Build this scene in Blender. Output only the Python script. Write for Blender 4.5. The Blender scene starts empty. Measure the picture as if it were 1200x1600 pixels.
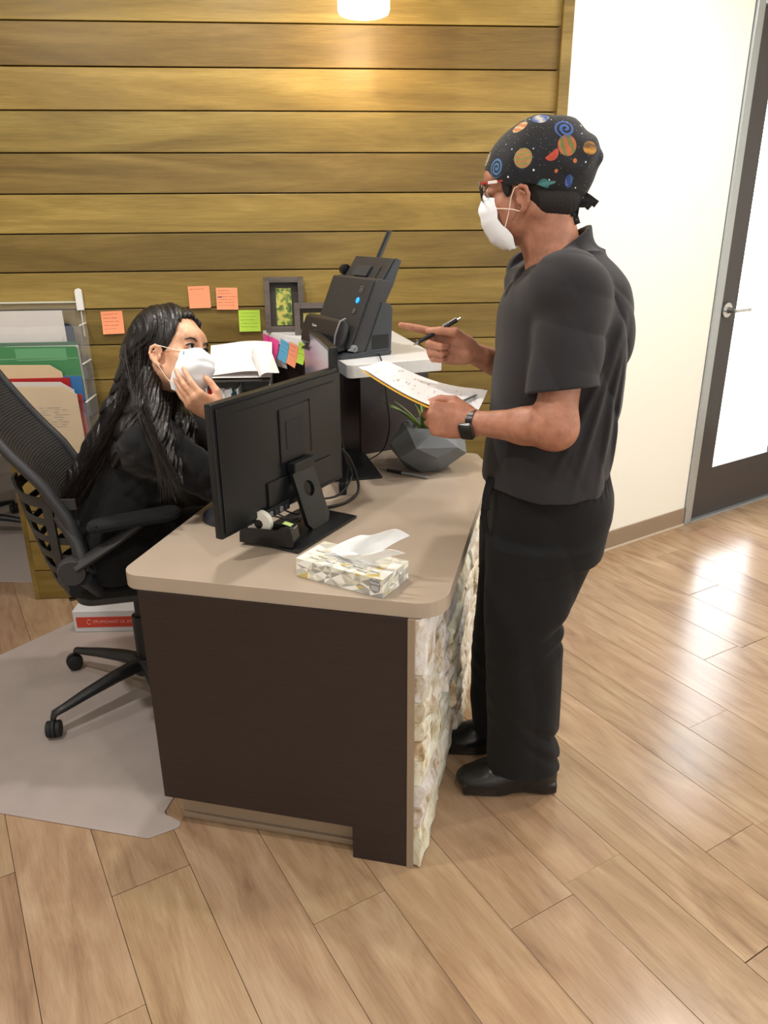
import bpy, bmesh, math, random
import numpy as np
from mathutils import Vector, Matrix, noise as mn

# ------------------------------------------------------------------ camera
S = bpy.context.scene
PITCH, ROLL, CAMH = 0.3649, -0.0072, 1.55
cd = bpy.data.cameras.new('camera'); cam = bpy.data.objects.new('camera', cd)
S.collection.objects.link(cam)
cd.sensor_fit = 'VERTICAL'; cd.sensor_height = 24.0; cd.lens = 24.0 * 1200 / 1600; cd.clip_start = .02
cam.matrix_world = Matrix.Translation((0, 0, CAMH)) @ Matrix.Rotation(math.pi / 2 - PITCH, 4, 'X') @ Matrix.Rotation(ROLL, 4, 'Z')
S.camera = cam
# ------------------------------------------------------------------ light
S.view_settings.view_transform = 'Standard'; S.view_settings.look = 'None'
S.view_settings.exposure = 0.0; S.view_settings.gamma = 1.0; S.view_settings.use_curve_mapping = False
S.cycles.use_denoising = True
S.cycles.max_bounces = 8; S.cycles.diffuse_bounces = 4; S.cycles.glossy_bounces = 4; S.cycles.transmission_bounces = 6
S.cycles.caustics_reflective = False; S.cycles.caustics_refractive = False
S.cycles.sample_clamp_indirect = 6.0
wd = bpy.data.worlds.new('daylight'); S.world = wd; wd.use_nodes = True
wb = wd.node_tree.nodes['Background']; wb.inputs[0].default_value = (.88, .95, 1.0, 1); wb.inputs[1].default_value = 11.0

def area(name, loc, size, power, col=(1, .93, .84), rot=(0, 0, 0), shape='RECTANGLE', spread=180):
    l = bpy.data.lights.new(name, 'AREA'); l.shape = shape; l.size = size[0]
    if shape == 'RECTANGLE': l.size_y = size[1]
    l.energy = power; l.color = col; l.spread = math.radians(spread)
    o = bpy.data.objects.new(name, l); o.location = loc; o.rotation_euler = rot
    S.collection.objects.link(o); return o
LIGHTS = [((-1.35, 1.25, 2.70), .12, 26), ((.35, .55, 2.70), .12, 13), ((1.75, 2.1, 2.70), .14, 18), ((-.45, 2.30, 2.70), .10, 17), ((-2.4, 2.6, 2.70), .2, 10), ((-1.0, -.9, 2.70), .3, 9), ((1.6, -.6, 2.70), .3, 9), ((3.0, 1.0, 2.70), .3, 15), ((1.5, 2.75, 2.70), .2, 15), ((2.5, 2.9, 2.70), .2, 9)]  # a downlight by the white wall is added to brighten it
for i, (p, s, w) in enumerate(LIGHTS):
    area('ceiling_and_fill_light', p, (s, s), w, (1, .96, .905), shape='DISK')
# area lamps added for daylight from unseen windows behind the camera and right
area('unseen_window_fill', (3.7, -.6, 1.55), (3.2, 2.1), 52, (.86, .94, 1.0), (math.radians(90), 0, math.radians(90)))
area('unseen_window_fill', (.4, -2.9, 1.6), (4.6, 2.1), 24, (.90, .96, 1.0), (math.radians(90), 0, 0))

# ------------------------------------------------------------------ helpers
C = S.collection
R = math.radians
def link(o, parent=None):
    C.objects.link(o)
    if parent is not None: o.parent = parent
    return o
def tag(o, label=None, cat=None, group=None, kind=None):
    if label: o['label'] = label
    if cat: o['category'] = cat
    if group: o['group'] = group
    if kind: o['kind'] = kind
    return o
def thing(name, label, cat, loc=(0, 0, 0), rz=0, group=None):
    o = bpy.data.objects.new(name, None); o.location = loc; o.rotation_euler = (0, 0, rz); o.empty_display_size = .05
    link(o); tag(o, label, cat, group); return o
class MB:
    """collects shapes into one mesh"""
    def __init__(s): s.v = []; s.f = []; s.m = []
    def add(s, v, f, M=None, mi=0):
        b = len(s.v)
        for p in v:
            p = Vector(p)
            s.v.append(tuple(M @ p) if M is not None else tuple(p))
        for q in f: s.f.append(tuple(b + i for i in q)); s.m.append(mi)
        return s
    def box(s, a, b, M=None, mi=0, bev=0.0):
        if bev > 0:
            bm = bmesh.new(); bmesh.ops.create_cube(bm, size=1)
            for v in bm.verts:
                v.co = Vector([(a[i] + b[i]) / 2 + v.co[i] * (b[i] - a[i]) for i in range(3)])
            bmesh.ops.bevel(bm, geom=bm.edges[:], offset=bev, segments=2, affect='EDGES', profile=.5)
            s.bm(bm, M, mi); return s
        x0, y0, z0 = a; x1, y1, z1 = b
        return s.add([(x0, y0, z0), (x1, y0, z0), (x1, y1, z0), (x0, y1, z0), (x0, y0, z1), (x1, y0, z1), (x1, y1, z1), (x0, y1, z1)],
                     [(0, 3, 2, 1), (4, 5, 6, 7), (0, 1, 5, 4), (1, 2, 6, 5), (2, 3, 7, 6), (3, 0, 4, 7)], M, mi)
    def bm(s, bm, M=None, mi=0):
        bm.verts.ensure_lookup_table()
        s.add([v.co.copy() for v in bm.verts], [[v.index for v in f.verts] for f in bm.faces], M, mi); bm.free(); return s
    def prism(s, poly, z0, z1, M=None, mi=0, bev=0.0, segs=2):
        """poly: list of (x,y) counter-clockwise, extruded along z"""
        bm = bmesh.new(); vs = [bm.verts.new((x, y, z0)) for x, y in poly]
        f = bm.faces.new(vs); r = bmesh.ops.extrude_face_region(bm, geom=[f])
        for e in r['geom']:
            if isinstance(e, bmesh.types.BMVert): e.co.z = z1
        bmesh.ops.recalc_face_normals(bm, faces=bm.faces[:])
        if bev: bmesh.ops.bevel(bm, geom=bm.edges[:], offset=bev, segments=segs, affect='EDGES', profile=.5)
        bm.verts.index_update(); return s.bm(bm, M, mi)
    def lathe(s, prof, n=24, M=None, mi=0, cap=True):
        v = []; f = []
        for r, z in prof:
            for i in range(n):
                a = 2 * math.pi * i / n; v.append((r * math.cos(a), r * math.sin(a), z))
        for j in range(len(prof) - 1):
            for i in range(n):
                k = (i + 1) % n; f.append((j * n + i, j * n + k, (j + 1) * n + k, (j + 1) * n + i))
        if cap:
            f.append(tuple(reversed(range(n)))); f.append(tuple((len(prof) - 1) * n + i for i in range(n)))
        return s.add(v, f, M, mi)
    def tube(s, pts, r, n=8, M=None, mi=0, flat=1.0, closed=False):
        pts = [Vector(p) for p in pts]; rs = r if isinstance(r, (list, tuple)) else [r] * len(pts)
        v = []; f = []; up = None
        for i, p in enumerate(pts):
            a = pts[(i + 1) % len(pts)] if (closed or i < len(pts) - 1) else p
            b = pts[i - 1] if (closed or i > 0) else p
            t = (a - b).normalized()
            if up is None: up = Vector((0, 0, 1)) if abs(t.z) < .9 else Vector((1, 0, 0))
            x = t.cross(up).normalized(); y = x.cross(t).normalized(); up = y
            for k in range(n):
                an = 2 * math.pi * k / n; v.append(p + x * (math.cos(an) * rs[i]) + y * (math.sin(an) * rs[i] * flat))
        m = len(pts)
        for i in range(m if closed else m - 1):
            j = (i + 1) % m
            for k in range(n):
                l = (k + 1) % n; f.append((i * n + k, i * n + l, j * n + l, j * n + k))
        if not closed: f.append(tuple(reversed(range(n)))); f.append(tuple((m - 1) * n + k for k in range(n)))
        return s.add(v, f, M, mi)
    def sheet(s, fn, nu, nv, th=0.0, M=None, mi=0):
        """fn(u,v)->point ; optional thickness along the normal"""
        P = [[Vector(fn(i / nu, j / nv)) for i in range(nu + 1)] for j in range(nv + 1)]
        v = [p for row in P for p in row]; w = nu + 1
        f = [(j * w + i, j * w + i + 1, (j + 1) * w + i + 1, (j + 1) * w + i) for j in range(nv) for i in range(nu)]
        if th:
            N = [Vector((0, 0, 0)) for _ in v]
            for q in f:
                n = (v[q[1]] - v[q[0]]).cross(v[q[3]] - v[q[0]])
                for k in q: N[k] += n
            n0 = len(v); v = v + [v[k] - N[k].normalized() * th for k in range(n0)]
            f2 = [tuple(n0 + k for k in reversed(q)) for q in f]
            bd = [j for j in range(w)] + [j * w + nu for j in range(1, nv + 1)] + [nv * w + i for i in range(nu - 1, -1, -1)] + [j * w for j in range(nv - 1, 0, -1)]
            f = f + f2 + [(bd[(k + 1) % len(bd)], bd[k], bd[k] + n0, bd[(k + 1) % len(bd)] + n0) for k in range(len(bd))]
        return s.add(v, f, M, mi)
    def build(s, name, mats, parent=None, smooth=None, M=None):
        me = bpy.data.meshes.new(name); me.from_pydata([tuple(p) for p in s.v], [], s.f)
        for m in (mats if isinstance(mats, (list, tuple)) else [mats]): me.materials.append(m)
        if any(s.m): me.polygons.foreach_set('material_index', s.m)
        if smooth is not None:
            me.polygons.foreach_set('use_smooth', [True] * len(me.polygons))
            if smooth < 180: me.set_sharp_from_angle(angle=R(smooth))
        me.update(); o = bpy.data.objects.new(name, me)
        if M is not None: o.matrix_local = M
        if smooth is not None and smooth <= 50:
            w = o.modifiers.new('weighted', 'WEIGHTED_NORMAL'); w.keep_sharp = True; w.weight = 100
        return link(o, parent)
def rounded(poly, rad, n=6):
    out = []
    m = len(poly)
    for i in range(m):
        p0, p, p1 = Vector(poly[i - 1]), Vector(poly[i]), Vector(poly[(i + 1) % m])
        r = rad[i] if isinstance(rad, (list, tuple)) else rad
        if r <= 0: out.append(tuple(p)); continue
        a = (p0 - p).normalized(); b = (p1 - p).normalized(); an = a.angle(b) / 2
        d = r / math.tan(an); c = p + (a + b).normalized() * (r / math.sin(an))
        s = p + a * d - c; e = p + b * d - c
        for k in range(n + 1):
            t = k / n; q = s.lerp(e, t)
            out.append(tuple(c + q.normalized() * r))
    return out
def frame(o, x, y=None, z=None):
    """matrix from origin + axis vectors"""
    x = Vector(x).normalized(); z = Vector(z or (0, 0, 1)); y = z.cross(x).normalized(); z = x.cross(y).normalized()
    m = Matrix((x, y, z)).transposed().to_4x4(); m.translation = Vector(o); return m
T = Matrix.Translation
def RX(a): return Matrix.Rotation(R(a), 4, 'X')
def RY(a): return Matrix.Rotation(R(a), 4, 'Y')
def RZ(a): return Matrix.Rotation(R(a), 4, 'Z')

# ------------------------------------------------------------------ materials
def srgb(r, g, b):
    f = lambda c: (c / 255) / 12.92 if c / 255 <= .04045 else ((c / 255 + .055) / 1.055) ** 2.4
    return (f(r), f(g), f(b), 1)
class NT:
    def __init__(s, name):
        s.m = bpy.data.materials.new(name); s.m.use_nodes = True; s.t = s.m.node_tree; s.b = s.t.nodes['Principled BSDF']
    def n(s, typ, **k):
        o = s.t.nodes.new(typ)
        for a, b in k.items():
            if hasattr(o, a) and a not in ('Scale',): setattr(o, a, b)
        return o
    def l(s, a, b): s.t.links.new(a, b)
    def set(s, **k):
        for a, b in k.items(): s.b.inputs[a.replace('_', ' ')].default_value = b
    def noise(s, vec, scale, detail=4, rough=.55, dist=0.0):
        o = s.n('ShaderNodeTexNoise'); o.inputs['Scale'].default_value = scale; o.inputs['Detail'].default_value = detail
        o.inputs['Roughness'].default_value = rough; o.inputs['Distortion'].default_value = dist
        if vec is not None: s.l(vec, o.inputs['Vector'])
        return o
    def ramp(s, fac, stops):
        o = s.n('ShaderNodeValToRGB'); e = o.color_ramp.elements
        while len(e) < len(stops): e.new(.5)
        for k, (p, c) in enumerate(stops): e[k].position = p; e[k].color = c
        s.l(fac, o.inputs[0]); return o
    def mapping(s, vec, scale=(1, 1, 1), loc=(0, 0, 0), rot=(0, 0, 0)):
        o = s.n('ShaderNodeMapping'); o.inputs['Scale'].default_value = scale; o.inputs['Location'].default_value = loc; o.inputs['Rotation'].default_value = rot
        s.l(vec, o.inputs['Vector']); return o.outputs[0]
    def math(s, op, a, b=None, clamp=False):
        o = s.n('ShaderNodeMath'); o.operation = op; o.use_clamp = clamp
        for i, x in enumerate((a, b)):
            if x is None: continue
            if isinstance(x, (int, float)): o.inputs[i].default_value = x
            else: s.l(x, o.inputs[i])
        return o.outputs[0]
    def mix(s, fac, a, b, mode='MIX'):
        o = s.n('ShaderNodeMix'); o.data_type = 'RGBA'; o.blend_type = mode
        for sock, x in ((o.inputs[0], fac), (o.inputs[6], a), (o.inputs[7], b)):
            if isinstance(x, (int, float)): sock.default_value = x
            elif isinstance(x, tuple): sock.default_value = x
            else: s.l(x, sock)
        return o.outputs[2]
    def bump(s, h, strength=.3, dist=.002):
        o = s.n('ShaderNodeBump'); o.inputs['Strength'].default_value = strength; o.inputs['Distance'].default_value = dist
        s.l(h, o.inputs['Height']); s.l(o.outputs[0], s.b.inputs['Normal']); return o
def plain(name, col, rough=.5, metal=0.0, nz=0.0, nscale=300, var=0.0, spec=.5, **k):
    t = NT(name); t.set(Base_Color=col, Roughness=rough, Metallic=metal); t.b.inputs['Specular IOR Level'].default_value = spec
    co = t.n('ShaderNodeTexCoord').outputs['Object']
    if var:
        n = t.noise(co, 9, 4); d = tuple(c * (1 - var) for c in col[:3]) + (1,); u = tuple(min(1, c * (1 + var)) for c in col[:3]) + (1,)
        t.l(t.ramp(n.outputs[0], [(.3, d), (.7, u)]).outputs[0], t.b.inputs['Base Color'])
    if nz: t.bump(t.noise(co, nscale, 2).outputs[0], nz, .001)
    for a, b in k.items(): t.b.inputs[a.replace('_', ' ')].default_value = b
    return t.m
def wood_mat(name, stops, dark, rough=.42, grain=14.0, axis_scale=(.9, 12, 12), spec=.4, contrast=.5, fig=2.2, dirx=True, bump=.12):
    """boards: per object offset, grain along the board's own x"""
    t = NT(name); tc = t.n('ShaderNodeTexCoord').outputs['Object']; oi = t.n('ShaderNodeObjectInfo')
    off = t.n('ShaderNodeVectorMath'); off.operation = 'MULTIPLY'; off.inputs[1].default_value = (37, 17, 5); t.l(oi.outputs['Random'], off.inputs[0])
    add = t.n('ShaderNodeVectorMath'); add.operation = 'ADD'; t.l(tc, add.inputs[0]); t.l(off.outputs[0], add.inputs[1])
    v = add.outputs[0]
    broad = t.noise(t.mapping(v, (axis_scale[0] * .6, axis_scale[1] * .35, axis_scale[2] * .35)), fig, 4, .55, 1.4)
    fine = t.noise(t.mapping(v, (axis_scale[0] * 1.6, axis_scale[1] * 3, axis_scale[2] * 3)), grain * .5, 5, .65, .4)
    mm = t.math('ADD', t.math('MULTIPLY', broad.outputs[0], 1 - contrast * .6), t.math('MULTIPLY', fine.outputs[0], contrast * .6))
    col = t.ramp(mm, stops).outputs[0]
    # cathedral figure rings
    wv = t.n('ShaderNodeTexWave'); wv.wave_type = 'BANDS'; wv.bands_direction = 'Y'; wv.inputs['Scale'].default_value = 1.3; wv.inputs['Distortion'].default_value = 7.0
    wv.inputs['Detail'].default_value = 2.0; wv.inputs['Detail Scale'].default_value = .7
    t.l(t.mapping(v, (axis_scale[0] * .8, axis_scale[1] * .55, axis_scale[2] * .55)), wv.inputs['Vector'])
    ring = t.math('MULTIPLY', t.math('SUBTRACT', wv.outputs['Fac'], .78, True), 1.6, True)
    msk = t.ramp(t.noise(t.mapping(v, (.9, 3, 3)), 1.1, 2).outputs[0], [(.46, (0, 0, 0, 1)), (.62, (1, 1, 1, 1))]).outputs[0]
    ring = t.math('MULTIPLY', ring, msk)
    col = t.mix(t.math('MULTIPLY', ring, .8), col, dark)
    col = t.mix(1.0, col, oi.outputs['Color'], 'MULTIPLY')
    t.l(col, t.b.inputs['Base Color']); t.set(Roughness=rough); t.b.inputs['Specular IOR Level'].default_value = spec
    rr = t.ramp(fine.outputs[0], [(.3, (rough * .85,) * 3 + (1,)), (.7, (rough * 1.2,) * 3 + (1,))]); t.l(rr.outputs[0], t.b.inputs['Roughness'])
    if bump: t.bump(fine.outputs[0], bump, .0012)
    return t.m
M_plank = wood_mat('stained_wall_wood', [(.30, srgb(112, 90, 42)), (.5, srgb(146, 121, 60)), (.72, srgb(182, 155, 86))], srgb(100, 78, 34), rough=.40, fig=1.7, contrast=.55)
M_floor = wood_mat('vinyl_floor_wood', [(.27, srgb(132, 103, 80)), (.48, srgb(162, 133, 105)), (.74, srgb(186, 160, 132))], srgb(116, 86, 62), rough=.22, axis_scale=(1.2, 9, 9), spec=.5, contrast=.5, fig=3.4, bump=.03)
M_gap = plain('joint_dark', srgb(60, 44, 26), .9)  # dark backing that shows in the board joints
M_white = plain('white_wall_paint', srgb(244, 242, 232), .75, nz=.05, nscale=180)
M_ceil = plain('ceiling_paint', srgb(236, 234, 228), .9)
M_base = plain('taupe_baseboard', srgb(150, 130, 110), .5, var=.04)
M_alu = plain('brushed_aluminium', srgb(186, 193, 198), .35, .75)
M_door = plain('dark_door_paint', srgb(58, 54, 56), .35, var=.05)
M_chrome = plain('satin_chrome', srgb(205, 206, 208), .22, 1.0)
tm = NT('door_glass'); tm.set(Base_Color=(1, 1, 1, 1), Roughness=0.0, IOR=1.45); tm.b.inputs['Transmission Weight'].default_value = 1.0
_g = tm.n('ShaderNodeBsdfTransparent'); _mx = tm.n('ShaderNodeMixShader'); _gl = tm.n('ShaderNodeBsdfGlossy'); _gl.inputs['Roughness'].default_value = 0.02
_fr = tm.n('ShaderNodeFresnel'); _fr.inputs[0].default_value = 1.4
_ge = tm.n('ShaderNodeNewGeometry'); tm.l(tm.math('MULTIPLY', _fr.outputs[0], tm.math('SUBTRACT', 1.0, _ge.outputs['Backfacing'])), _mx.inputs[0]); tm.l(_g.outputs[0], _mx.inputs[1]); tm.l(_gl.outputs[0], _mx.inputs[2])
tm.l(_mx.outputs[0], tm.t.nodes['Material Output'].inputs[0]); M_glass = tm.m
M_blk = plain('black_plastic', srgb(22, 22, 24), .42, nz=.08, nscale=900)
M_blk2 = plain('charcoal_plastic', srgb(46, 47, 50), .45, nz=.06, nscale=900)
M_satin = plain('monitor_plastic', srgb(17, 20, 23), .33, nz=.04, nscale=1200)
M_gray = plain('grey_plastic', srgb(120, 122, 125), .4)
M_rub = plain('black_rubber', srgb(18, 18, 18), .7)
M_cable = plain('black_cable', srgb(16, 16, 17), .5)
M_lam = plain('taupe_laminate', srgb(172, 156, 139), .36, var=.03, nz=.02, nscale=500)
M_lam2 = plain('taupe_laminate_edge', srgb(150, 132, 112), .45, var=.03)
M_paper = plain('white_paper', srgb(240, 238, 238), .8)
# ------------------------------------------------------------------ the room
random.seed(4)
WD = Vector((.99647, .08398, 0)); WO = Vector((0, 3.141, 0))
MW = frame(WO, WD)                       # wall frame: x along the wall, y into it, z up
def wp(s, d, z): return MW @ Vector((s, d, z))
wall = MB().box((-1.515, .02, 0), (.69, .14, 2.75)).build('wall_back', M_gap, M=MW); tag(wall, kind='structure')
SP = .1368
tone = {0: (1.0, 1.0, .95), 1: (.66, .62, .62), 2: (1.0, .98, .95), 3: (.82, .84, .84), 4: (.60, .58, .58), 5: (.96, .97, .95), 6: (.57, .56, .56), 7: (.86, .87, .87), 8: (.66, .66, .68), 9: (.82, .82, .82),
        10: (.70, .70, .72), 11: (.8, .8, .8), 12: (.66, .66, .66), 13: (.8, .8, .82), 14: (.74, .74, .76), 15: (.84, .84, .84), 16: (.72, .72, .72), -1: (1, 1, 1), -2: (.7, .68, .68), -3: (1, 1, 1), -4: (.8, .8, .8)}
pm = None
for j in range(20):
    k = 15 - j + 1                       # k-th board under the first joint line seen
    if pm is None:
        pm = MB().box((-1.086, -.0, .0022), (1.086, .022, SP - .0022), bev=.0018)
        o = pm.build('plank', M_plank, wall); me = o.data
    else:
        o = bpy.data.objects.new('plank', me); link(o, wall)
    o.location = (-.434, 0, j * SP)
    c = tone.get(k, (.8, .8, .8)); o.color = c + (1,)
post = MB().box((.652, -.016, 0), (.692, .05, 2.75), bev=.002).build('trim_1', M_plank, M=MW, smooth=30); tag(post, kind='structure'); post.color = (.74, .74, .76, 1)
endcap = MB().box((-1.535, -.002, 0), (-1.515, .14, 2.75), bev=.002).build('trim_2', M_plank, M=MW, smooth=30); tag(endcap, kind='structure'); endcap.color = (.7, .7, .7, 1)

# white wall with the glazed door, turned 33 degrees
SD = Vector((.8358, .549, 0)); SO = Vector((.69, 3.232, 0)); MS = frame(SO, SD)   # y points away from the room
ws = MB().box((-.05, 0, 0), (1.09, .12, 2.75)).box((1.09, 0, 2.44), (2.10, .12, 2.75)).box((2.10, 0, 0), (2.9, .12, 2.75)).build('wall_right', M_white, M=MS); tag(ws, kind='structure')
bb = MB().box((-.03, -.008, .004), (1.088, .001, .1), bev=.002).build('baseboard_right', M_base, M=MS); tag(bb, kind='structure')
bt = MB().box((-.03, -.016, 0), (1.088, -.007, .012), bev=.002).build('trim_3', plain('pale_sealant', srgb(196, 180, 160), .6), M=MS); tag(bt, kind='structure')
door = MB()
for a, b in (((1.151, 0, .012), (1.306, .045, 2.40)), ((1.89, 0, .012), (2.045, .045, 2.40)), ((1.306, 0, .012), (1.89, .045, .283)), ((1.306, 0, 2.24), (1.89, .045, 2.40))):
    door.box(a, b)
door = door.build('door_1', M_door, M=MS @ T((0, .012, 0))); tag(door, kind='structure')
MB().box((1.30, .018, .277), (1.896, .028, 2.246)).build('pane', M_glass, door)
fr = MB()
fr.box((1.094, -.012, 0), (1.149, .10, 2.44), bev=.003).box((2.047, -.012, 0), (2.10, .10, 2.44), bev=.003).box((1.149, -.012, 2.402), (2.047, .10, 2.44), bev=.003).box((1.149, -.014, 0), (2.047, .10, .011), bev=.002)
frm = fr.build('trim_4', M_alu, M=MS); tag(frm, kind='structure')
h = MB(); MH = T((1.222, .0, 1.115)) @ RX(90)
h.lathe([(.0, .0), (.036, .0), (.0375, .004), (.036, .009), (.0165, .012), (.0150, .018), (.0125, .030), (.0125, .052), (.0, .053)], 28, MH, cap=False)
h.box((1.214, -.062, 1.106), (1.345, -.049, 1.124), bev=.004)
h.build('door_handle', M_chrome, door, smooth=35)
MB().box((1.146, -.004, 1.09), (1.151, .03, 1.14)).build('latch', M_chrome, door)

# floor of separate boards, 195 mm wide, laid at -59.5 degrees
FD = Vector((.507, -.862, 0)); FN = Vector((.862, .507, 0))
MFz = Matrix((FD, FN, (0, 0, 1))).transposed().to_4x4()
fl = MB().prism([(-4.2, -3.1), (4.15, -3.1), (4.15, 2.95), (3.1, 4.87), (.66, 3.33), (.66, 7.95), (-4.2, 7.95)], -.06, -.006).build('floor', M_gap); tag(fl, kind='structure')
BW, BL = .195, 1.22
ENDS = {1: -1.571, 0: -1.249, 3: -1.243, 6: -1.028, 8: -.916, 10: -1.289, 12: -1.535, -1: -1.777, 7: -.661 }
def board(t0, t1, n0):
    return MB().box((t0, n0 + .0006, -.006), (t1 - .0012, n0 + BW - .0006, 0), bev=.0008)
bmesh_full = None
col0 = lambda r: (lambda k: (k, k * random.uniform(.97, 1.01), k * random.uniform(.94, 1.0), 1))(random.uniform(.90, 1.02))
floor_cut = MB()
for i in range(-16, 26):
    n0 = -.054 + BW * i
    st = ENDS.get(i, random.uniform(-2, -.8))
    for k in range(-5, 4):
        t0 = st + BL * k
        cen = FD * (t0 + BL / 2) + FN * (n0 + BW / 2)
        if not (-2.9 < cen.x < 3.9 and .3 < cen.y < 5.0): continue
        if cen.y > 3.25 and cen.x > -1.7 and (cen - SO).dot(Vector((-.549, .8358, 0))) > .75: continue
        if cen.y > 3.9 and cen.x < .9 and cen.x > -1.2: continue
        if bmesh_full is None:
            o = MB().box((0, .0006, -.006), (BL - .0012, BW - .0006, 0), bev=.0008).build('floor_board', M_floor, fl); bmesh_full = o.data
        else:
            o = bpy.data.objects.new('floor_board', bmesh_full); link(o, fl)
        m = MFz.copy(); m.translation = FD * t0 + FN * n0
        if random.random() < .5:
            m = m @ T((BL, BW, 0)) @ RZ(180)
        o.matrix_local = m; o.color = col0(0)
rest = MB().box((-4.2, -3.1, -.006), (4.1, .15, -.0045)).box((-4.2, 5.35, -.006), (-.9, 8, -.0045)).box((-4.2, .15, -.006), (-3.2, 5.35, -.0045))
o = rest.build('floor_covering', M_floor, fl); o['kind'] = 'stuff'
ce = MB().prism([(-4.2, -3.1), (4.15, -3.1), (4.15, 2.95), (3.1, 4.83), (.66, 3.30), (.66, 7.95), (-4.2, 7.95)], 2.75, 2.85).build('ceiling', M_ceil); tag(ce, kind='structure')
w = MB().box((-4.3, -3.1, 0), (-4.2, 8.0, 2.75)).build('wall_left', M_white); tag(w, kind='structure')
w = MB().box((-4.2, -3.2, 0), (4.2, -3.1, 2.75)).build('wall_front', M_white); tag(w, kind='structure')
w = MB().box((4.1, -3.1, 0), (4.2, 3.0, 2.75)).build('wall_side', M_white); tag(w, kind='structure')
# closing piece from the end of the white wall to the side wall
cl = MB().prism([(3.05, 4.77), (4.15, 2.95), (4.25, 3.05), (3.15, 4.9)], 0, 2.75).build('wall_corner', M_white); tag(cl, kind='structure')
w = MB().box((-4.2, 7.9, 0), (.75, 8.0, 2.75)).box((.65, 3.33, 0), (.75, 7.9, 2.75)).build('wall_rear', M_white); tag(w, kind='structure')
# pavement outside the door with two parking kerbs
M_conc = plain('pale_concrete', srgb(225, 222, 215), .9, var=.05)
pv = MB().box((-2, .14, -.12), (14, 14, -.02), M=MS).build('pavement', M_conc); tag(pv, kind='structure')
for i, (x, y) in enumerate(((1.30, 1.05), (1.62, 1.10))):
    k = MB().box((-.13, -.04, 0), (.13, .04, .03), bev=.01).build('parking_kerb', plain('kerb_concrete', srgb(120, 125, 126), .9), M=MS @ T((x, y, -.02)))
    tag(k, ('short grey kerb on the pavement, the one nearest the door stile', 'short grey kerb on the pavement, further right behind the door glass')[i], 'kerb', 'kerbs seen through the glass door')

# ceiling lamps (small round downlights) and the pendant
M_lampglow = NT('lamp_diffuser'); M_lampglow.set(Base_Color=(1, 1, 1, 1)); M_lampglow.b.inputs['Emission Color'].default_value = (1, .86, .68, 1); M_lampglow.b.inputs['Emission Strength'].default_value = 9; M_lampglow = M_lampglow.m
pl = thing('pendant_lamp', 'glowing white glass cylinder pendant lamp hanging before the wood wall', 'lamp', (-.054, 2.9, 2.166))
n = 32
MB().lathe([(.0, .006), (.070, .0), (.080, .004), (.084, .014), (.084, .20), (.079, .20), (.079, .016), (.07, .008), (0, .012)], n, cap=False).build('lamp_shade', M_lampglow, pl, smooth=50)
MB().lathe([(.0, .20), (.086, .20), (.086, .215), (.03, .225), (.016, .26), (0, .26)], n, cap=False).build('lamp_cap', M_alu, pl, smooth=40)
MB().tube([(0, 0, .255), (0, 0, .57)], .003).build('cord', M_cable, pl)
MB().lathe([(0, .57), (.055, .57), (.06, .584), (0, .584)], n, cap=False).build('ceiling_plate', M_alu, pl, smooth=40)
pt = bpy.data.lights.new('pendant_light', 'POINT'); pt.energy = 4; pt.color = (1, .72, .42); pt.shadow_soft_size = .08
po = bpy.data.objects.new('pendant_light', pt); po.location = (-.054, 2.9, 2.11); link(po)

# chair mats
M_mat = plain('chair_mat', srgb(168, 156, 150), .33, var=.05, spec=.4)
def mat_thing(name, poly, label):
    p = rounded(poly, [.015] * len(poly), 4)
    o = MB().prism(p, .0005, .004, bev=.001, segs=1).build(name, M_mat, smooth=30); tag(o, label, 'chair mat'); return o
mat_thing('chair_mat', [(-1.93, 1.90), (-.64, 1.612), (-.548, 1.662), (-.622, 1.705), (-.52, 2.20), (-.50, 2.60), (-1.22, 2.90)], 'greyish translucent plastic chair mat under the chair by the desk')
mat_thing('chair_mat', [(-3.4, 3.26), (-1.545, 3.18), (-1.5, 3.40), (-1.3, 5.2), (-3.4, 5.4)], 'grey plastic chair mat beyond the end of the wood wall')

# ------------------------------------------------------------------ desk (local frame: x along the front panel, y away)
DA = R(-13); DX = Vector((math.cos(DA), math.sin(DA), 0)); DO = Vector((.05, 1.505, 0)); MD = frame(DO, DX)
M_dk = NT('espresso_laminate'); _tc = M_dk.n('ShaderNodeTexCoord').outputs['Object']
_f = M_dk.noise(M_dk.mapping(_tc, (1.5, 1.5, 60)), 6, 4, .6, .2)
M_dk.l(M_dk.ramp(_f.outputs[0], [(.3, srgb(34, 26, 25)), (.7, srgb(48, 37, 35))]).outputs[0], M_dk.b.inputs['Base Color']); M_dk.set(Roughness=.42); M_dk.bump(_f.outputs[0], .1, .001); M_dk = M_dk.m
dk = bpy.data.objects.new('reception_desk', None); dk.matrix_world = MD; link(dk)
tag(dk, 'low reception desk with taupe top, dark side panel and rough stone face', 'desk')
top = rounded([(-.715, .012), (.083, .012), (.083, .60), (.088, 1.02), (.02, 1.195), (-.70, 1.24)], [.05, .075, 0, .02, .02, 0], 8)
MB().prism(top, .716, .756, bev=.003).build('desktop', M_lam, dk, smooth=35)
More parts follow.
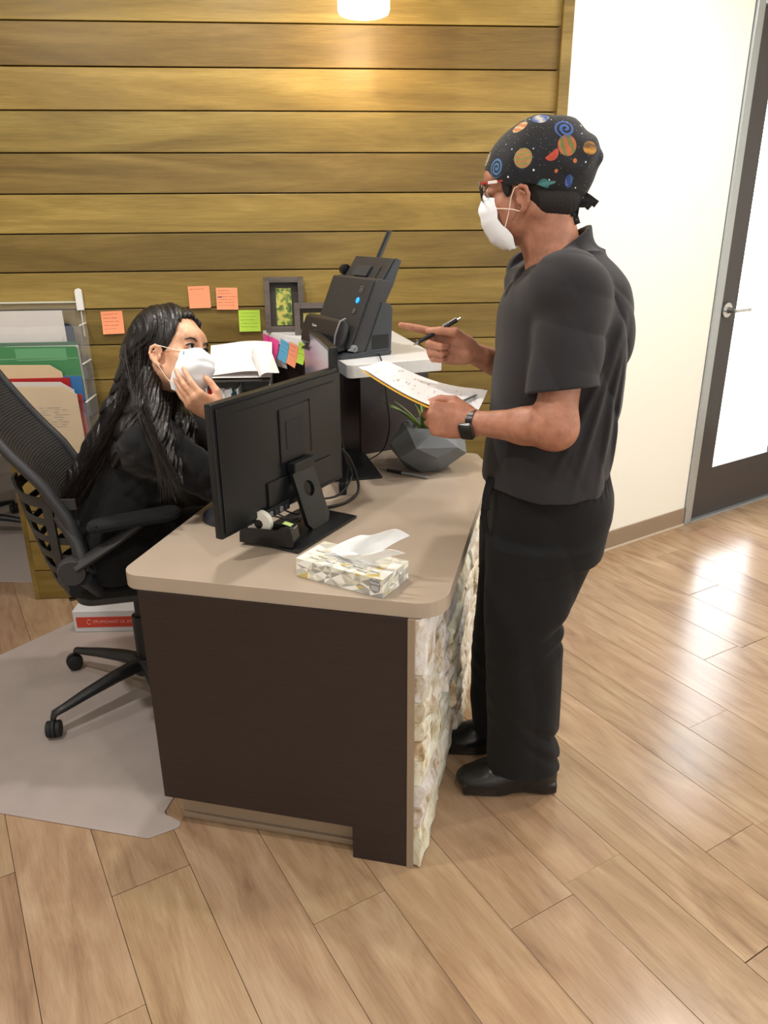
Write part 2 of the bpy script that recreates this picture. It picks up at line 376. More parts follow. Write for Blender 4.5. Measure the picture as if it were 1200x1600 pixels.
# side panel with the toe kick notch
MB().prism([(-.665, .10), (-.142, .10), (-.142, .0), (0, 0), (0, .716), (-.665, .716)], -.03, -.008, M=Matrix(((1, 0, 0, 0), (0, 0, -1, 0), (0, 1, 0, 0), (0, 0, 0, 1)))).build('side_panel', M_dk, dk)
MB().box((-.640, .055, 0), (-.14, .07, .10)).build('toe_kick', M_lam2, dk)
MB().box((-.640, .046, 0), (-.14, .056, .018), bev=.003).build('toe_kick_strip', M_lam2, dk, smooth=40)
MB().box((-.640, .07, 0), (-.625, .60, .10)).build('toe_kick_side', M_lam2, dk)
MB().box((-.645, .03, .10), (-.012, .62, .714)).build('pedestal', M_dk, dk)
for z0, z1 in ((.102, .352), (.356, .542), (.546, .712)):
    d = MB().box((-.667, .012, z0), (-.645, .62, z1), bev=.0015).build('drawer', M_dk, dk)
    MB().box((-.690, .22, z1 - .04), (-.667, .42, z1 - .03), bev=.003).build('handle', M_alu, d)
MB().box((0.0, .004, 0), (.016, 1.16, .716)).build('end_panel', M_lam2, dk)
MB().box((-.02, .62, 0), (-.001, 1.16, .714)).build('modesty_panel', M_dk, dk)
# stacked split stones on the right hand face
M_stone = NT('split_limestone'); _tc = M_stone.n('ShaderNodeTexCoord').outputs['Object']; _oi = M_stone.n('ShaderNodeObjectInfo')
_n1 = M_stone.noise(_tc, 14, 6, .65, .6); _c = M_stone.ramp(_n1.outputs[0], [(.34, srgb(170, 146, 112)), (.44, srgb(214, 202, 180)), (.54, srgb(238, 238, 232)), (.8, srgb(250, 250, 250))]).outputs[0]
M_stone.l(M_stone.mix(1.0, _c, _oi.outputs['Color'], 'MULTIPLY'), M_stone.b.inputs['Base Color']); M_stone.set(Roughness=.85)
M_stone.bump(M_stone.noise(_tc, 60, 6, .7).outputs[0], .8, .004); M_stone = M_stone.m
random.seed(11)
def stone(y0, y1, z0, z1, d, seed):
    bm = bmesh.new(); bmesh.ops.create_cube(bm, size=1)
    bmesh.ops.subdivide_edges(bm, edges=bm.edges[:], cuts=4, use_grid_fill=True)
    for v in bm.verts:
        x, y, z = v.co
        ex = 1 - .10 * (abs(y) * 2) ** 4 - .16 * (abs(z) * 2) ** 4
        p = Vector(((x + .5) * d * (ex if x > 0 else 1), y0 + (y + .5) * (y1 - y0), z0 + (z + .5) * (z1 - z0)))
        if x > -.4:
            nn = mn.noise_vector(p * 26 + Vector((seed, 0, 0))) + mn.noise_vector(p * 60 + Vector((seed, 3, 0))) * .6
            p += Vector((nn.x * .011, nn.y * .004, nn.z * .004)) * (x + .5)
        v.co = p
    return MB().bm(bm)
z = .004; r_i = 0
while z < .70:
    hh = min(random.choice((.055, .075, .095, .12)), .714 - z)
    if .714 - z - hh < .04: hh = .714 - z
    y = .012
    while y < 1.14:
        ww = min(random.uniform(.11, .27), 1.15 - y)
        if 1.15 - y - ww < .07: ww = 1.15 - y
        dep = random.uniform(.024, .036) + (.016 if .30 < y < .75 else 0)
        if y < .05: dep = min(dep, .026)
        o = stone(y + .0015, y + ww - .0015, z + .001, z + hh - .001, dep, random.random() * 50).build('stone', M_stone, dk, smooth=50)
        o.location = (.016, 0, 0)
        k = random.uniform(.85, 1.0); o.color = (k, k * random.uniform(.94, 1), k * random.uniform(.84, 1), 1)
        y += ww
    z += hh

# ------------------------------------------------------------------ raised quartz counter
M_qz = NT('white_quartz'); _tc = M_qz.n('ShaderNodeTexCoord').outputs['Object']
_n1 = M_qz.noise(_tc, 220, 2, .5); _n2 = M_qz.noise(_tc, 18, 5, .6)
_c = M_qz.mix(M_qz.ramp(_n1.outputs[0], [(.62, (0, 0, 0, 1)), (.72, (1, 1, 1, 1))]).outputs[0], srgb(232, 233, 234), srgb(196, 200, 204))
M_qz.l(_c, M_qz.b.inputs['Base Color']); M_qz.set(Roughness=.2); M_qz = M_qz.m
ct = bpy.data.objects.new('raised_counter', None); link(ct); tag(ct, 'raised white quartz counter on dark panels against the wood wall', 'counter')
CZ = 1.14
cp = rounded([(-.475, 3.098), (-.262, 2.80), (-.105, 2.30), (.186, 2.425), (.02, 3.139)], [0, .1, .02, .008, 0], 5)
MB().prism(cp, CZ - .04, CZ, bev=.002).build('countertop', M_qz, ct, smooth=35)
def panel(p, q, z0, z1, th, name, m, par):
    p = Vector(p + (0,)); q = Vector(q + (0,)); d = q - p
    return MB().box((0, 0, z0), (d.length, th, z1)).build(name, m, par, M=frame(p, d))
panel((-.079, 2.655), (.165, 2.80), 0, CZ - .041, .02, 'support_panel', M_dk, ct)
panel((-.44, 3.06), (-.085, 2.66), 0, CZ - .041, .02, 'support_panel', M_dk, ct)
panel((.165, 2.80), (.13, 3.12), 0, CZ - .041, .02, 'support_panel', M_dk, ct)
# low return along the wall under the papers
rt = bpy.data.objects.new('return_desk', None); link(rt); tag(rt, 'narrow taupe return worktop along the wood wall behind the seated woman', 'desk')
MB().box((-.72, -.30, .716), (-.46, -.004, .756), M=MW, bev=.002).build('worktop', M_lam, rt)
MB().box((-.71, -.28, 0), (-.69, -.004, .716), M=MW).build('support_panel', M_dk, rt)
MB().box((-.48, -.28, 0), (-.462, -.004, .716), M=MW).build('support_panel', M_dk, rt)
# ------------------------------------------------------------------ things on the desk
TZ = .757
MDK = lambda u, v, z=TZ: MD @ Vector((u, v, z))
# --- monitor (front) : back towards the camera
MO = frame((-.226, 1.951, TZ), (.492, .87, 0))     # x along the screen, y towards the person using it
mo = bpy.data.objects.new('monitor', None); mo.matrix_world = MO; link(mo)
tag(mo, 'large black monitor seen from behind, on the front half of the desk', 'monitor')
MB().box((-.145, -.09, 0), (.145, .09, .007), bev=.002).build('base', M_satin, mo, smooth=35)
# neck: a slightly tapering blade with a round cable hole
nk = bmesh.new()
ring = []
hole = []
for i in range(24):
    a = 2 * math.pi * i / 24; hole.append((.0 + .022 * math.cos(a), .115 + .022 * math.sin(a)))
out = [(-.052, .0), (.052, .0), (.049, .182), (-.049, .182)]
per = []
for i in range(24):
    a = 2 * math.pi * i / 24; c, s_ = math.cos(a), math.sin(a)
    # hit the blade outline from the hole centre
    best = 1e9
    for (x0, z0), (x1, z1) in zip(out, out[1:] + out[:1]):
        dx, dz = x1 - x0, z1 - z0; den = c * dz - s_ * dx
        if abs(den) < 1e-9: continue
        t = ((x0) * dz - (z0 - .115) * dx) / den; q = ((x0) * s_ - (z0 - .115) * c) / den
        if t > 0 and -1e-6 <= q <= 1 + 1e-6: best = min(best, t)
    per.append((best * c, .115 + best * s_))
vf = []; ff = []
for y in (.018, .030):
    for p in per: vf.append((p[0], y, p[1] + .006))
    for p in hole: vf.append((p[0], y, p[1] + .006))
for i in range(24):
    j = (i + 1) % 24
    ff.append((i, j, 24 + j, 24 + i)); ff.append((48 + j, 48 + i, 72 + i, 72 + j))
    ff.append((i, 48 + i, 48 + j, j)); ff.append((24 + i, 24 + j, 72 + j, 72 + i))
nkb = MB().add(vf, ff, T((.036, -.062, 0)) @ RX(-19))
nkb.build('stand_neck', M_satin, mo)
pnl = MB()
X0, X1, Z0, Z1 = -.279, .272, .062, .398
pnl.box((X0, .036, Z0), (X1, .058, Z1), bev=.004)
ML = T((0, .036, 0)) @ RX(90)
pnl.prism([(X0 + .012, Z0 + .012), (X1 - .012, Z0 + .012), (X1 - .012, Z1 - .012), (X0 + .012, Z1 - .012)], 0, .004, ML, bev=.003)
# raised lower housing and the square mount plate
pnl.prism([(-.10, Z0 + .02), (.20, Z0 + .02), (.20, .155), (-.10, .155)], .003, .010, ML, bev=.002)
pnl.prism([(-.035, .19), (.10, .19), (.10, .335), (-.035, .335)], .003, .008, ML, bev=.002)
pnl.box((-.012, .004, .160), (.084, .03, .188), bev=.004)
pan = pnl.build('housing', M_satin, mo, smooth=35)
MB().box((-.20, .0305, .362), (.225, .0335, .3655)).build('vent_slot', M_rub, mo)
MB().prism([(.1005, .19), (.108, .195), (.103, .338), (.1005, .338)], .0035, .0085, ML).build('mount_gap_shade', M_rub, pan)  # dark wedge standing for the shade in the gap beside the plate
MB().box((-.01, .0268, .225), (.06, .0281, .30)).build('type_plate', plain('dark_label', srgb(30, 31, 33), .55), pan)
MB().box((X0 + .006, .0575, Z0 + .012), (X1 - .006, .0590, Z1 - .006)).build('screen', plain('dark_screen', srgb(12, 13, 15), .12), mo)
MB().box((-.13, .021, .064), (-.02, .024, .090)).build('port_recess', M_rub, pan)
for i in range(4):
    x = -.11 + .022 * i
    MB().box((x, .017, .068), (x + .012, .026, .082), bev=.001).build('connector', (M_gray, M_blk2)[i % 2], pan)
mb = MB()
for (a, b, c) in (((-.10, .02, .070), (-.06, -.02, .045), (.0, .01, .03)), ((-.08, .02, .070), (-.05, -.03, .03), (.02, .015, .02)), ((-.05, .02, .070), (-.01, -.01, .035), (.05, .04, .03))):
    mb.tube([Vector(a).lerp(Vector(b), t) * (1 - t) + Vector(b).lerp(Vector(c), t) * t for t in [i / 10 for i in range(11)]], .0025)
mb.build('cable', M_cable, mo, smooth=60)


# --- second monitor, further back, its screen turned to the seated person
M2 = frame((-.135, 2.53, TZ), (-.224, .975, 0))     # x away from the camera, y towards the left
m2 = bpy.data.objects.new('monitor', None); m2.matrix_world = M2; link(m2)
tag(m2, 'second black monitor behind the front one, its greyish screen showing beside the scanner', 'monitor')
M_scr = NT('lit_screen'); M_scr.set(Base_Color=(.02, .02, .02, 1), Roughness=.2); _tc = M_scr.n('ShaderNodeTexCoord').outputs['Object']
_sx = M_scr.n('ShaderNodeSeparateXYZ'); M_scr.l(_tc, _sx.inputs[0])
_r = M_scr.ramp(M_scr.math('MULTIPLY', _sx.outputs[2], 2.0), [(.25, srgb(120, 118, 122)), (.62, srgb(150, 140, 145)), (.76, srgb(190, 100, 130)), (.85, srgb(150, 150, 160))])
M_scr.l(_r.outputs[0], M_scr.b.inputs['Emission Color']); M_scr.b.inputs['Emission Strength'].default_value = .28; M_scr = M_scr.m
MB().box((-.17, -.095, 0), (.17, .095, .007), bev=.002).build('base', M_satin, m2, smooth=40)
MB().prism([(-.02, .006), (.004, .006), (.072, .30), (.048, .30)], -.04, .04, frame((0, 0, 0), (0, 1, 0), (1, 0, 0)), bev=.003).build('stand_neck', M_satin, m2)
MB().box((-.33, .068, .103), (.228, .094, .455), bev=.004).build('housing', M_satin, m2, smooth=40)
MB().box((-.318, .0935, .115), (.216, .095, .443)).build('screen', M_scr, m2)

# cables behind the monitors
def wire(name, pts, r, label, m=M_cable, group=None, cat='cable'):
    P = [Vector(p) for p in pts]; out = []
    for i in range(len(P) - 1):
        p0 = P[max(i - 1, 0)]; p1 = P[i]; p2 = P[i + 1]; p3 = P[min(i + 2, len(P) - 1)]
        for k in range(6):
            t = k / 6; out.append(.5 * ((2 * p1) + (p2 - p0) * t + (2 * p0 - 5 * p1 + 4 * p2 - p3) * t * t + (3 * p1 - p0 - 3 * p2 + p3) * t ** 3))
    out.append(P[-1]); o = MB().tube(out, r, 8).build(name, m, smooth=60)
    if label: tag(o, label, cat, group)
    return o
wire('cable', [(-.135, 2.20, .92), (-.105, 2.22, .88), (-.085, 2.24, .82), (-.078, 2.22, .772), (-.105, 2.16, .762), (-.14, 2.12, .762), (-.185, 2.10, .763), (-.22, 2.14, .763)], .0045, 'thick black cable looping on the desktop right of the front monitor')
wire('cable', [(-.13, 2.26, .93), (-.115, 2.27, .86), (-.10, 2.28, .80), (-.13, 2.20, .773), (-.17, 2.16, .770), (-.24, 2.17, .768)], .0035, 'thin black cable inside the loop right of the front monitor')
wire('cable', [(-.012, 2.50, 1.142), (-.01, 2.44, 1.1455), (.0, 2.33, 1.13), (.012, 2.335, 1.02), (.02, 2.50, .90), (.0, 2.58, .80), (-.05, 2.58, .762), (-.09, 2.55, .7607), (-.12, 2.44, .766)], .0022, 'thin black scanner cable hanging over the counter edge to the desktop')

# --- mouse
ms = bpy.data.objects.new('computer_mouse', None); ms.matrix_world = frame((-.465, 2.005, TZ), (.8, -.6, 0)); link(ms)
tag(ms, 'dark grey computer mouse on the desktop left of the front monitor', 'mouse')
def mouse(u, v):
    a = 2 * math.pi * u; ph = v * math.pi / 2
    r = math.cos(ph); x = .056 * r * math.cos(a); y = .031 * r * math.sin(a)
    return (x, y, .036 * math.sin(ph) * (1 - .18 * math.cos(a) * r) + .001)
MB().sheet(mouse, 32, 10).lathe([(0, .0), (.001, .0)], 3, cap=False).build('shell', plain('mouse_shell', srgb(40, 42, 50), .3), ms, smooth=60)
MB().tube([(.030 + .008 * math.cos(t / 12 * 6.283), 0, .026 + .008 * math.sin(t / 12 * 6.283)) for t in range(12)], .003, 8, closed=True).build('scroll_wheel', M_gray, ms, smooth=60)

# --- tape dispenser
td = bpy.data.objects.new('tape_dispenser', None); td.matrix_world = frame((-.300, 1.842, .7645), (.95, -.30, 0)); link(td)
tag(td, 'black desktop tape dispenser with a white roll, on the front monitor base', 'tape dispenser')
PR = Matrix(((1, 0, 0, 0), (0, 0, -1, 0), (0, 1, 0, 0), (0, 0, 0, 1)))
prof = [(-.075, 0), (.075, 0), (.080, .018), (.072, .052), (.056, .058), (.040, .034), (.012, .026), (-.03, .030), (-.055, .040), (-.073, .030)]
MB().prism(prof, -.022, .022, PR, bev=.0025).build('body', plain('gloss_black', srgb(20, 20, 22), .2), td, smooth=30)
for y in (-.0225, .0195):
    MB().prism([(-.07, .022), (.058, .022), (.066, .050), (.050, .056), (.036, .046), (-.04, .044), (-.062, .038)], y, y + .003, PR, bev=.001).build('cheek', M_blk, td)
MB().lathe([(.012, -.0095), (.033, -.0095), (.033, .0095), (.012, .0095), (.012, -.0095)], 32, T((-.022, 0, .052)) @ RX(90), cap=False).build('tape_roll', plain('tape', srgb(232, 230, 218), .35), td, smooth=40)
MB().lathe([(0, -.010), (.012, -.010), (.012, .010), (0, .010)], 20, T((-.022, 0, .052)) @ RX(90), cap=False).build('hub', M_blk, td, smooth=40)
MB().box((.064, -.011, .050), (.078, .011, .054)).build('cutter', M_chrome, td)
MB().sheet(lambda u, v: (.045 + u * .023, (v - .5) * .018, .0605 - u * .005), 4, 1, .0004).build('tape_end', plain('green_tape_edge', srgb(200, 225, 140), .4), td)

# --- tissue box
tb = bpy.data.objects.new('tissue_box', None); tb.matrix_world = frame((-.209, 1.655, TZ), (.206, -.123, 0)); link(tb)
tag(tb, 'tissue box printed with white, grey and gold triangles, at the front of the desktop', 'tissue box')
bx = NT('tissue_box_print'); tc = bx.n('ShaderNodeTexCoord').outputs['Object']
BW_, BD_, BH_ = .238, .118, .046
# facets painted as a triangulated print : one colour per triangle, laid out in mesh faces
cols = [srgb(236, 234, 222), srgb(222, 219, 200), srgb(200, 198, 186), srgb(176, 174, 168), srgb(160, 158, 154), srgb(206, 184, 110), srgb(246, 245, 240), srgb(214, 210, 190)]
tmats = [plain('box_print', c, .45) for c in cols]
def tri_face(mb, o, du, dv, nu, nv, rng, light=False):
    o, du, dv = Vector(o), Vector(du), Vector(dv)
    pt = {}
    for i in range(nu + 1):
        for j in range(nv + 1):
            x, y = i / nu, j / nv
            if 0 < i < nu: x += rng.uniform(-.32, .32) / nu
            if 0 < j < nv: y += rng.uniform(-.28, .28) / nv
            pt[i, j] = o + du * x + dv * y
    for i in range(nu):
        for j in range(nv):
            a, b, c, d = pt[i, j], pt[i + 1, j], pt[i + 1, j + 1], pt[i, j + 1]
            ctr = (a + b + c + d) / 4
            for q in (((a, b, ctr), (b, c, ctr), (c, d, ctr), (d, a, ctr)) if rng.random() < .5 else ((a, b, c), (a, c, d))):
                k = rng.choice((0, 0, 1, 2, 6, 6, 7, 5) if light and rng.random() < .9 else (0, 1, 2, 3, 4, 6, 7, 5, 3))
                if k == 5 and rng.random() < .55: k = 1
                mb.add(q, [(0, 1, 2)], None, k)
rng = random.Random(5); m_ = MB()
tri_face(m_, (0, 0, 0), (BW_, 0, 0), (0, 0, BH_), 9, 3, rng)
tri_face(m_, (BW_, 0, 0), (0, BD_, 0), (0, 0, BH_), 5, 3, rng)
tri_face(m_, (0, BD_, 0), (0, -BD_, 0), (0, 0, BH_), 5, 3, rng)
tri_face(m_, (BW_, BD_, 0), (-BW_, 0, 0), (0, 0, BH_), 9, 3, rng)
tri_face(m_, (0, 0, BH_), (BW_, 0, 0), (0, BD_, 0), 9, 4, rng, True)
m_.add([(0, 0, 0), (BW_, 0, 0), (BW_, BD_, 0), (0, BD_, 0)], [(3, 2, 1, 0)], None, 0)
m_.build('carton', tmats, tb)
def flat(pts, M, name, m, par, th=.0006):
    return MB().prism(pts, 0, th, M).build(name, m, par)
sh = [(-.013, .016), (-.014, -.004), (-.011, -.012), (0, -.018), (.011, -.012), (.014, -.004), (.013, .016)]
flat(sh[::1], T((.218, -.0002, .026)) @ RX(90), 'label_shield', plain('shield_grey', srgb(140, 140, 142), .45), tb)
def text(s, size, M, m, parent, name='lettering', align='CENTER', ext=.0002, sx=1.0):
    c = bpy.data.curves.new(name, 'FONT'); c.body = s; c.size = size; c.extrude = ext; c.align_x = align; c.align_y = 'CENTER'; c.resolution_u = 2
    o = bpy.data.objects.new(name, c); C.objects.link(o)
    me = bpy.data.meshes.new_from_object(o.evaluated_get(bpy.context.evaluated_depsgraph_get())); bpy.data.objects.remove(o)
    me.materials.clear(); me.materials.append(m); o = bpy.data.objects.new(name, me); o.matrix_local = M; return link(o, parent)
M_ink = plain('dark_ink', srgb(70, 70, 74), .6); M_inkw = plain('white_ink', srgb(235, 235, 235), .5)
text('Kleenex', .0072, T((.2185, -.0011, .034)) @ RX(90) @ RZ(0), M_inkw, tb)
for i in range(3):
    MB().box((.209, -.0011, .0245 - i * .004), (.228, -.0008, .0258 - i * .004)).build('print_line', M_inkw, tb)
for i, (x, y) in enumerate(((.03, .020), (.075, .020), (.12, .018), (.165, .016), (.045, .034), (.095, .034), (.145, .030), (.19, .028), (.02, .06))):
    text('Kleenex', .008, T((x + .01, y, BH_ + .0003)), M_gray, tb)
slot = [(BW_ / 2 + .078 * math.cos(a / 24 * 6.283), BD_ / 2 + .022 * math.sin(a / 24 * 6.283)) for a in range(24)]
flat(slot, T((0, 0, BH_ + .0002)), 'opening', plain('opening_film', srgb(205, 203, 198), .5), tb)
M_tis = plain('tissue', srgb(250, 250, 250), .9); M_tis.node_tree.nodes['Principled BSDF'].inputs['Subsurface Weight'].default_value = .2
def tissue(u, v):
    # gathered in the slot, opening towards the right and folding over
    s_ = u - .5; t = v
    x = BW_ / 2 - .005 + s_ * (.115 + .05 * t) + .065 * t * t
    y = BD_ / 2 + math.sin(u * 9 + .6) * .007 * (1 - .4 * t) + .012 * math.sin(u * 5 + 2 * t) * t + .016 * t
    zz = BH_ - .004 + t * (.038 + .058 * math.sin(min(1, u * 1.15) * 1.5) + .003 * math.sin(u * 9)) - .012 * max(0, u - .8) * 5 * t
    return (x, y, zz)
MB().sheet(tissue, 36, 14, .0008).build('tissue', M_tis, tb, smooth=80)
def tissue2(u, v):
    p = Vector(tissue(u, .35 + .65 * v)); return p + Vector((.006 * v - .004, -.024 - .020 * math.sin(u * 3.1) * v, -.010 - .022 * v + .004 * math.sin(u * 5 + 1)))
MB().sheet(tissue2, 36, 10, .0008).build('tissue_fold', M_tis, tb, smooth=80)

# --- planter with a small plant
pn = bpy.data.objects.new('faceted_planter', None); pn.location = (.148, 2.505, TZ); pn.rotation_euler = (0, 0, R(12)); link(pn)
tag(pn, 'low grey faceted geometric planter on the far corner of the desktop', 'planter')
def facet_pot():
    rings = [(.062, .0, 0), (.070, .002, 0), (.128, .062, .5), (.136, .098, 0), (.092, .152, .5), (.078, .152, .5), (.070, .12, .5)]
    n = 6; v = []; f = []
    for r, z, o in rings:
        for i in range(n):
            a = 2 * math.pi * (i + o) / n; k = 1 + .06 * math.sin(i * 2.3 + z * 40); v.append((r * k * math.cos(a), r * k * math.sin(a), z + (.006 * math.sin(i * 1.9) if .05 < z < .12 else 0)))
    for j in range(len(rings) - 1):
        o0, o1 = rings[j][2], rings[j + 1][2]
        for i in range(n):
            k = (i + 1) % n; a, b = j * n + i, j * n + k; c, d = (j + 1) * n + i, (j + 1) * n + k
            if o0 == o1: f.append((a, b, d, c))
            elif o1 > o0: f += [(a, b, c), (b, d, c)]
            else: f += [(a, b, d), (a, d, c)]
    f.append(tuple(reversed(range(n)))); return v, f
v_, f_ = facet_pot()
MB().add(v_, f_).build('pot', plain('matte_grey_resin', srgb(104, 108, 111), .55, nz=.03, nscale=500, var=.03), pn)
MB().lathe([(0, .118), (.072, .118), (.072, .124), (.05, .128), (0, .13)], 20, cap=False).build('soil', plain('gravel', srgb(150, 146, 128), .95, nz=.9, nscale=160, var=.3), pn)
M_leaf = NT('aloe_leaf'); _tc = M_leaf.n('ShaderNodeTexCoord').outputs['Object']
M_leaf.l(M_leaf.ramp(M_leaf.noise(_tc, 22, 3).outputs[0], [(.4, srgb(58, 86, 40)), (.62, srgb(120, 146, 66))]).outputs[0], M_leaf.b.inputs['Base Color']); M_leaf.set(Roughness=.4); M_leaf = M_leaf.m
M_leaf2 = plain('pale_leaf_edge', srgb(170, 176, 110), .5)
def leaf(az, lean, L_, w, m, bend=.4):
    a = R(az); d = Vector((math.cos(a), math.sin(a), 0)); s_ = Vector((-d.y, d.x, 0))
    def fn(u, v):
        t = v; h = Vector((0, 0, .122)) + d * (.012 + L_ * (lean * t + bend * t * t * .5)) + Vector((0, 0, L_ * t * (1 - .35 * lean * t)))
        ww = w * (math.sin(math.pi * min(1, t * .9 + .12)) ** .8 + .05) * (1 - t * .35)
        return h + s_ * ((u - .5) * ww) - d * (.35 * ww * (1 - (2 * u - 1) ** 2) * -1)
    return MB().sheet(fn, 6, 14, .002).build('leaf', m, pn, smooth=70)
for az, le, L_, w, m in ((200, .75, .145, .030, M_leaf), (185, .55, .14, .022, M_leaf2), (240, .5, .10, .03, M_leaf), (150, .9, .14, .028, M_leaf), (20, .7, .155, .026, M_leaf2), (35, .6, .17, .020, M_leaf), (300, .7, .10, .03, M_leaf), (90, .6, .11, .026, M_leaf), (220, .3, .12, .02, M_leaf2), (330, .9, .12, .026, M_leaf)):
    leaf(az, le, L_, w, m)

# --- ballpoint pen on the desktop
def pen(name, a, b, label, parts):
    a = Vector(a); b = Vector(b); d = b - a; Lg = d.length
    e = bpy.data.objects.new(name, None); e.matrix_world = frame(a, d, (0, 0, 1)); link(e); tag(e, label, 'pen')
    for nm, x0, x1, r0, r1, m in parts:
        MB().lathe([(0, x0 * Lg), (r0, x0 * Lg), (r1, x1 * Lg), (0, x1 * Lg)], 14, RY(90), cap=False).build(nm, m, e, smooth=40)
    return e
p_ = pen('ballpoint_pen', (-.016, 2.472, TZ + .0055), (.146, 2.372, TZ + .0055), 'silver ballpoint pen with black grip lying in front of the grey planter', (('tip', 0, .17, .0012, .0026, M_chrome), ('grip', .17, .47, .0050, .0054, M_rub), ('barrel', .47, .97, .0048, .0044, M_alu), ('button', .97, 1.0, .003, .003, M_chrome)))
MB().box((.105, -.0015, .0045), (.15, .0015, .0062)).build('clip', M_chrome, p_)

# ------------------------------------------------------------------ scanner on the counter
sc_ = bpy.data.objects.new('document_scanner', None); SA = Vector((.85, .53, 0)); sc_.matrix_world = frame((-.085, 2.425, CZ + .0005), SA); link(sc_)
tag(sc_, 'black upright document scanner with a blue lit button, on the quartz counter', 'scanner')
M_sc = plain('scanner_black', srgb(48, 48, 50), .40, nz=.10, nscale=1500); M_sc2 = plain('scanner_gloss', srgb(42, 41, 44), .22); M_sc3 = plain('scanner_side', srgb(50, 55, 60), .42)
SW = .275   # width, along local y
PY = Matrix(((1, 0, 0, 0), (0, 0, -1, SW), (0, 1, 0, 0), (0, 0, 0, 1)))   # profile (x,z) extruded from y=SW to y=0
def prof(name, poly, y0, y1, m, bev=.003, par=sc_):
    return MB().prism(poly, SW - y1, SW - y0, PY, bev=bev).build(name, m, par, smooth=35)
prof('base', [(-.055, .0), (.132, .0), (.135, .012), (.12, .02), (-.03, .016), (-.055, .006)], .0, SW, M_sc3)
prof('stand', [(.035, .012), (.132, .012), (.138, .145), (.128, .160), (.10, .165)], .0, .012, M_sc3, .002)
prof('stand', [(.035, .012), (.132, .012), (.138, .145), (.128, .160), (.10, .165)], SW - .012, SW, M_sc3, .002)
prof('stand_back', [(.118, .012), (.130, .012), (.136, .145), (.122, .155)], .010, SW - .010, M_sc3, .001)
MB().box((.060, -.0012, .022), (.122, -.0002, .066)).build('cable_recess', M_rub, sc_)
body = prof('scan_body', [(-.012, .022), (.036, .012), (.142, .210), (.140, .226), (.092, .236), (.078, .226)], .004, SW - .004, M_sc, .004)
prof('front_cover', [(-.020, .028), (-.012, .020), (.088, .226), (.078, .236), (.070, .232)], .010, SW - .010, M_sc, .003)
prof('output_tray', [(-.060, .030), (-.050, .016), (-.012, .020), (-.002, .100), (-.016, .118), (-.036, .112), (-.055, .070)], .030, SW - .008, M_sc2, .006)
MB().tube([(-.058, .028, .018), (-.062, .028, .034), (-.057, .028, .070), (-.047, .028, .094), (-.037, .028, .114), (-.018, .028, .121)], .0026, 8).build('tray_edge', M_gray, sc_, smooth=60)
MB().lathe([(0, 0), (.011, 0), (.011, .012), (.007, .016), (0, .016)], 20, T((-.004, .010, .030)) @ RX(90), cap=False).build('tray_hinge', M_gray, sc_, smooth=40)
MB().prism([(-.030, .026), (-.004, .022), (-.004, .034), (-.028, .030)], SW - .0, SW + .006, PY, bev=.001).build('tray_lever', M_gray, sc_)
# feed tray on top
prof('feed_tray', [(.100, .226), (.112, .224), (.160, .292), (.150, .294)], .015, SW - .030, M_sc, .002)
prof('feed_wall', [(.104, .215), (.142, .205), (.176, .286), (.160, .294)], .008, .016, M_sc3, .001)
prof('feed_wall', [(.104, .215), (.130, .212), (.155, .262), (.140, .268)], SW - .032, SW - .022, M_blk, .001)
for y in (.05, .10, .15, .20): prof('feed_rib', [(.104, .232), (.106, .236), (.130, .268), (.127, .266)], y, y + .003, M_blk, 0)
prof('paper_guide', [(.097, .238), (.112, .236), (.130, .266), (.120, .268)], .10, .19, M_sc3, .002)
prof('tray_extension', [(.154, .288), (.160, .286), (.205, .372), (.200, .374)], .105, .130, M_sc3, .001)
prof('tray_groove', [(.153, .290), (.1545, .289), (.199, .372), (.1975, .373)], .115, .119, M_blk, 0)
MB().lathe([(0, 0), (.016, 0), (.018, .006), (.018, .022), (0, .024)], 20, T((.118, SW + .004, .250)) @ RX(90), cap=False).build('feed_knob', M_blk, sc_, smooth=40)
# buttons and prints, on the tilted cover plane
_fx = Vector((.070 + .020, 0, .232 - .028)).normalized()      # up the cover
_nx = Vector((-_fx.z, 0, _fx.x))
MCV = Matrix((Vector((0, -1, 0)), _fx, _nx)).transposed().to_4x4(); MCV.translation = Vector((-.020, 0, .028)) + _nx * .0016
def disc(u, v, r, m, name, h=.0012, par=sc_):
    return MB().lathe([(0, 0), (r, 0), (r, h), (r * .8, h * 1.3), (0, h * 1.3)], 24, MCV @ T((-u, v, 0)), cap=False).build(name, m, par, smooth=40)
M_blue = NT('blue_led'); M_blue.set(Base_Color=srgb(20, 110, 230)); M_blue.b.inputs['Emission Color'].default_value = srgb(40, 150, 255); M_blue.b.inputs['Emission Strength'].default_value = 1.6; M_blue = M_blue.m
disc(.052, .155, .0095, M_blue, 'start_button'); disc(.052, .120, .009, plain('button_grey', srgb(80, 80, 82), .4), 'stop_button')
MB().box((-.060, .182, 0), (-.044, .200, .0008), MCV).build('panel_icon', M_gray, sc_)
MB().box((-.0575, .1835, .0008), (-.0525, .190, .0011), MCV).box((-.051, .1835, .0008), (-.0465, .190, .0011), MCV).box((-.0575, .192, .0008), (-.0465, .198, .0011), MCV).build('panel_mark', M_blk, sc_)
MTR = Matrix((Vector((0, -1, 0)), Vector((.20, 0, .98)), Vector((-.98, 0, .20)))).transposed().to_4x4(); MTR.translation = Vector((-.0585, 0, .062))
text('Canon', .0115, MTR @ T((-.150, .028, .012)) @ RZ(0), M_inkw, sc_, 'logo')
for i, w_ in enumerate((.004, .006, .010)):
    MB().box((-.153, .012 - i * .008, .0055), (-.153 + w_, .0145 - i * .008, .0060), MTR).build('print_line', M_gray, sc_)

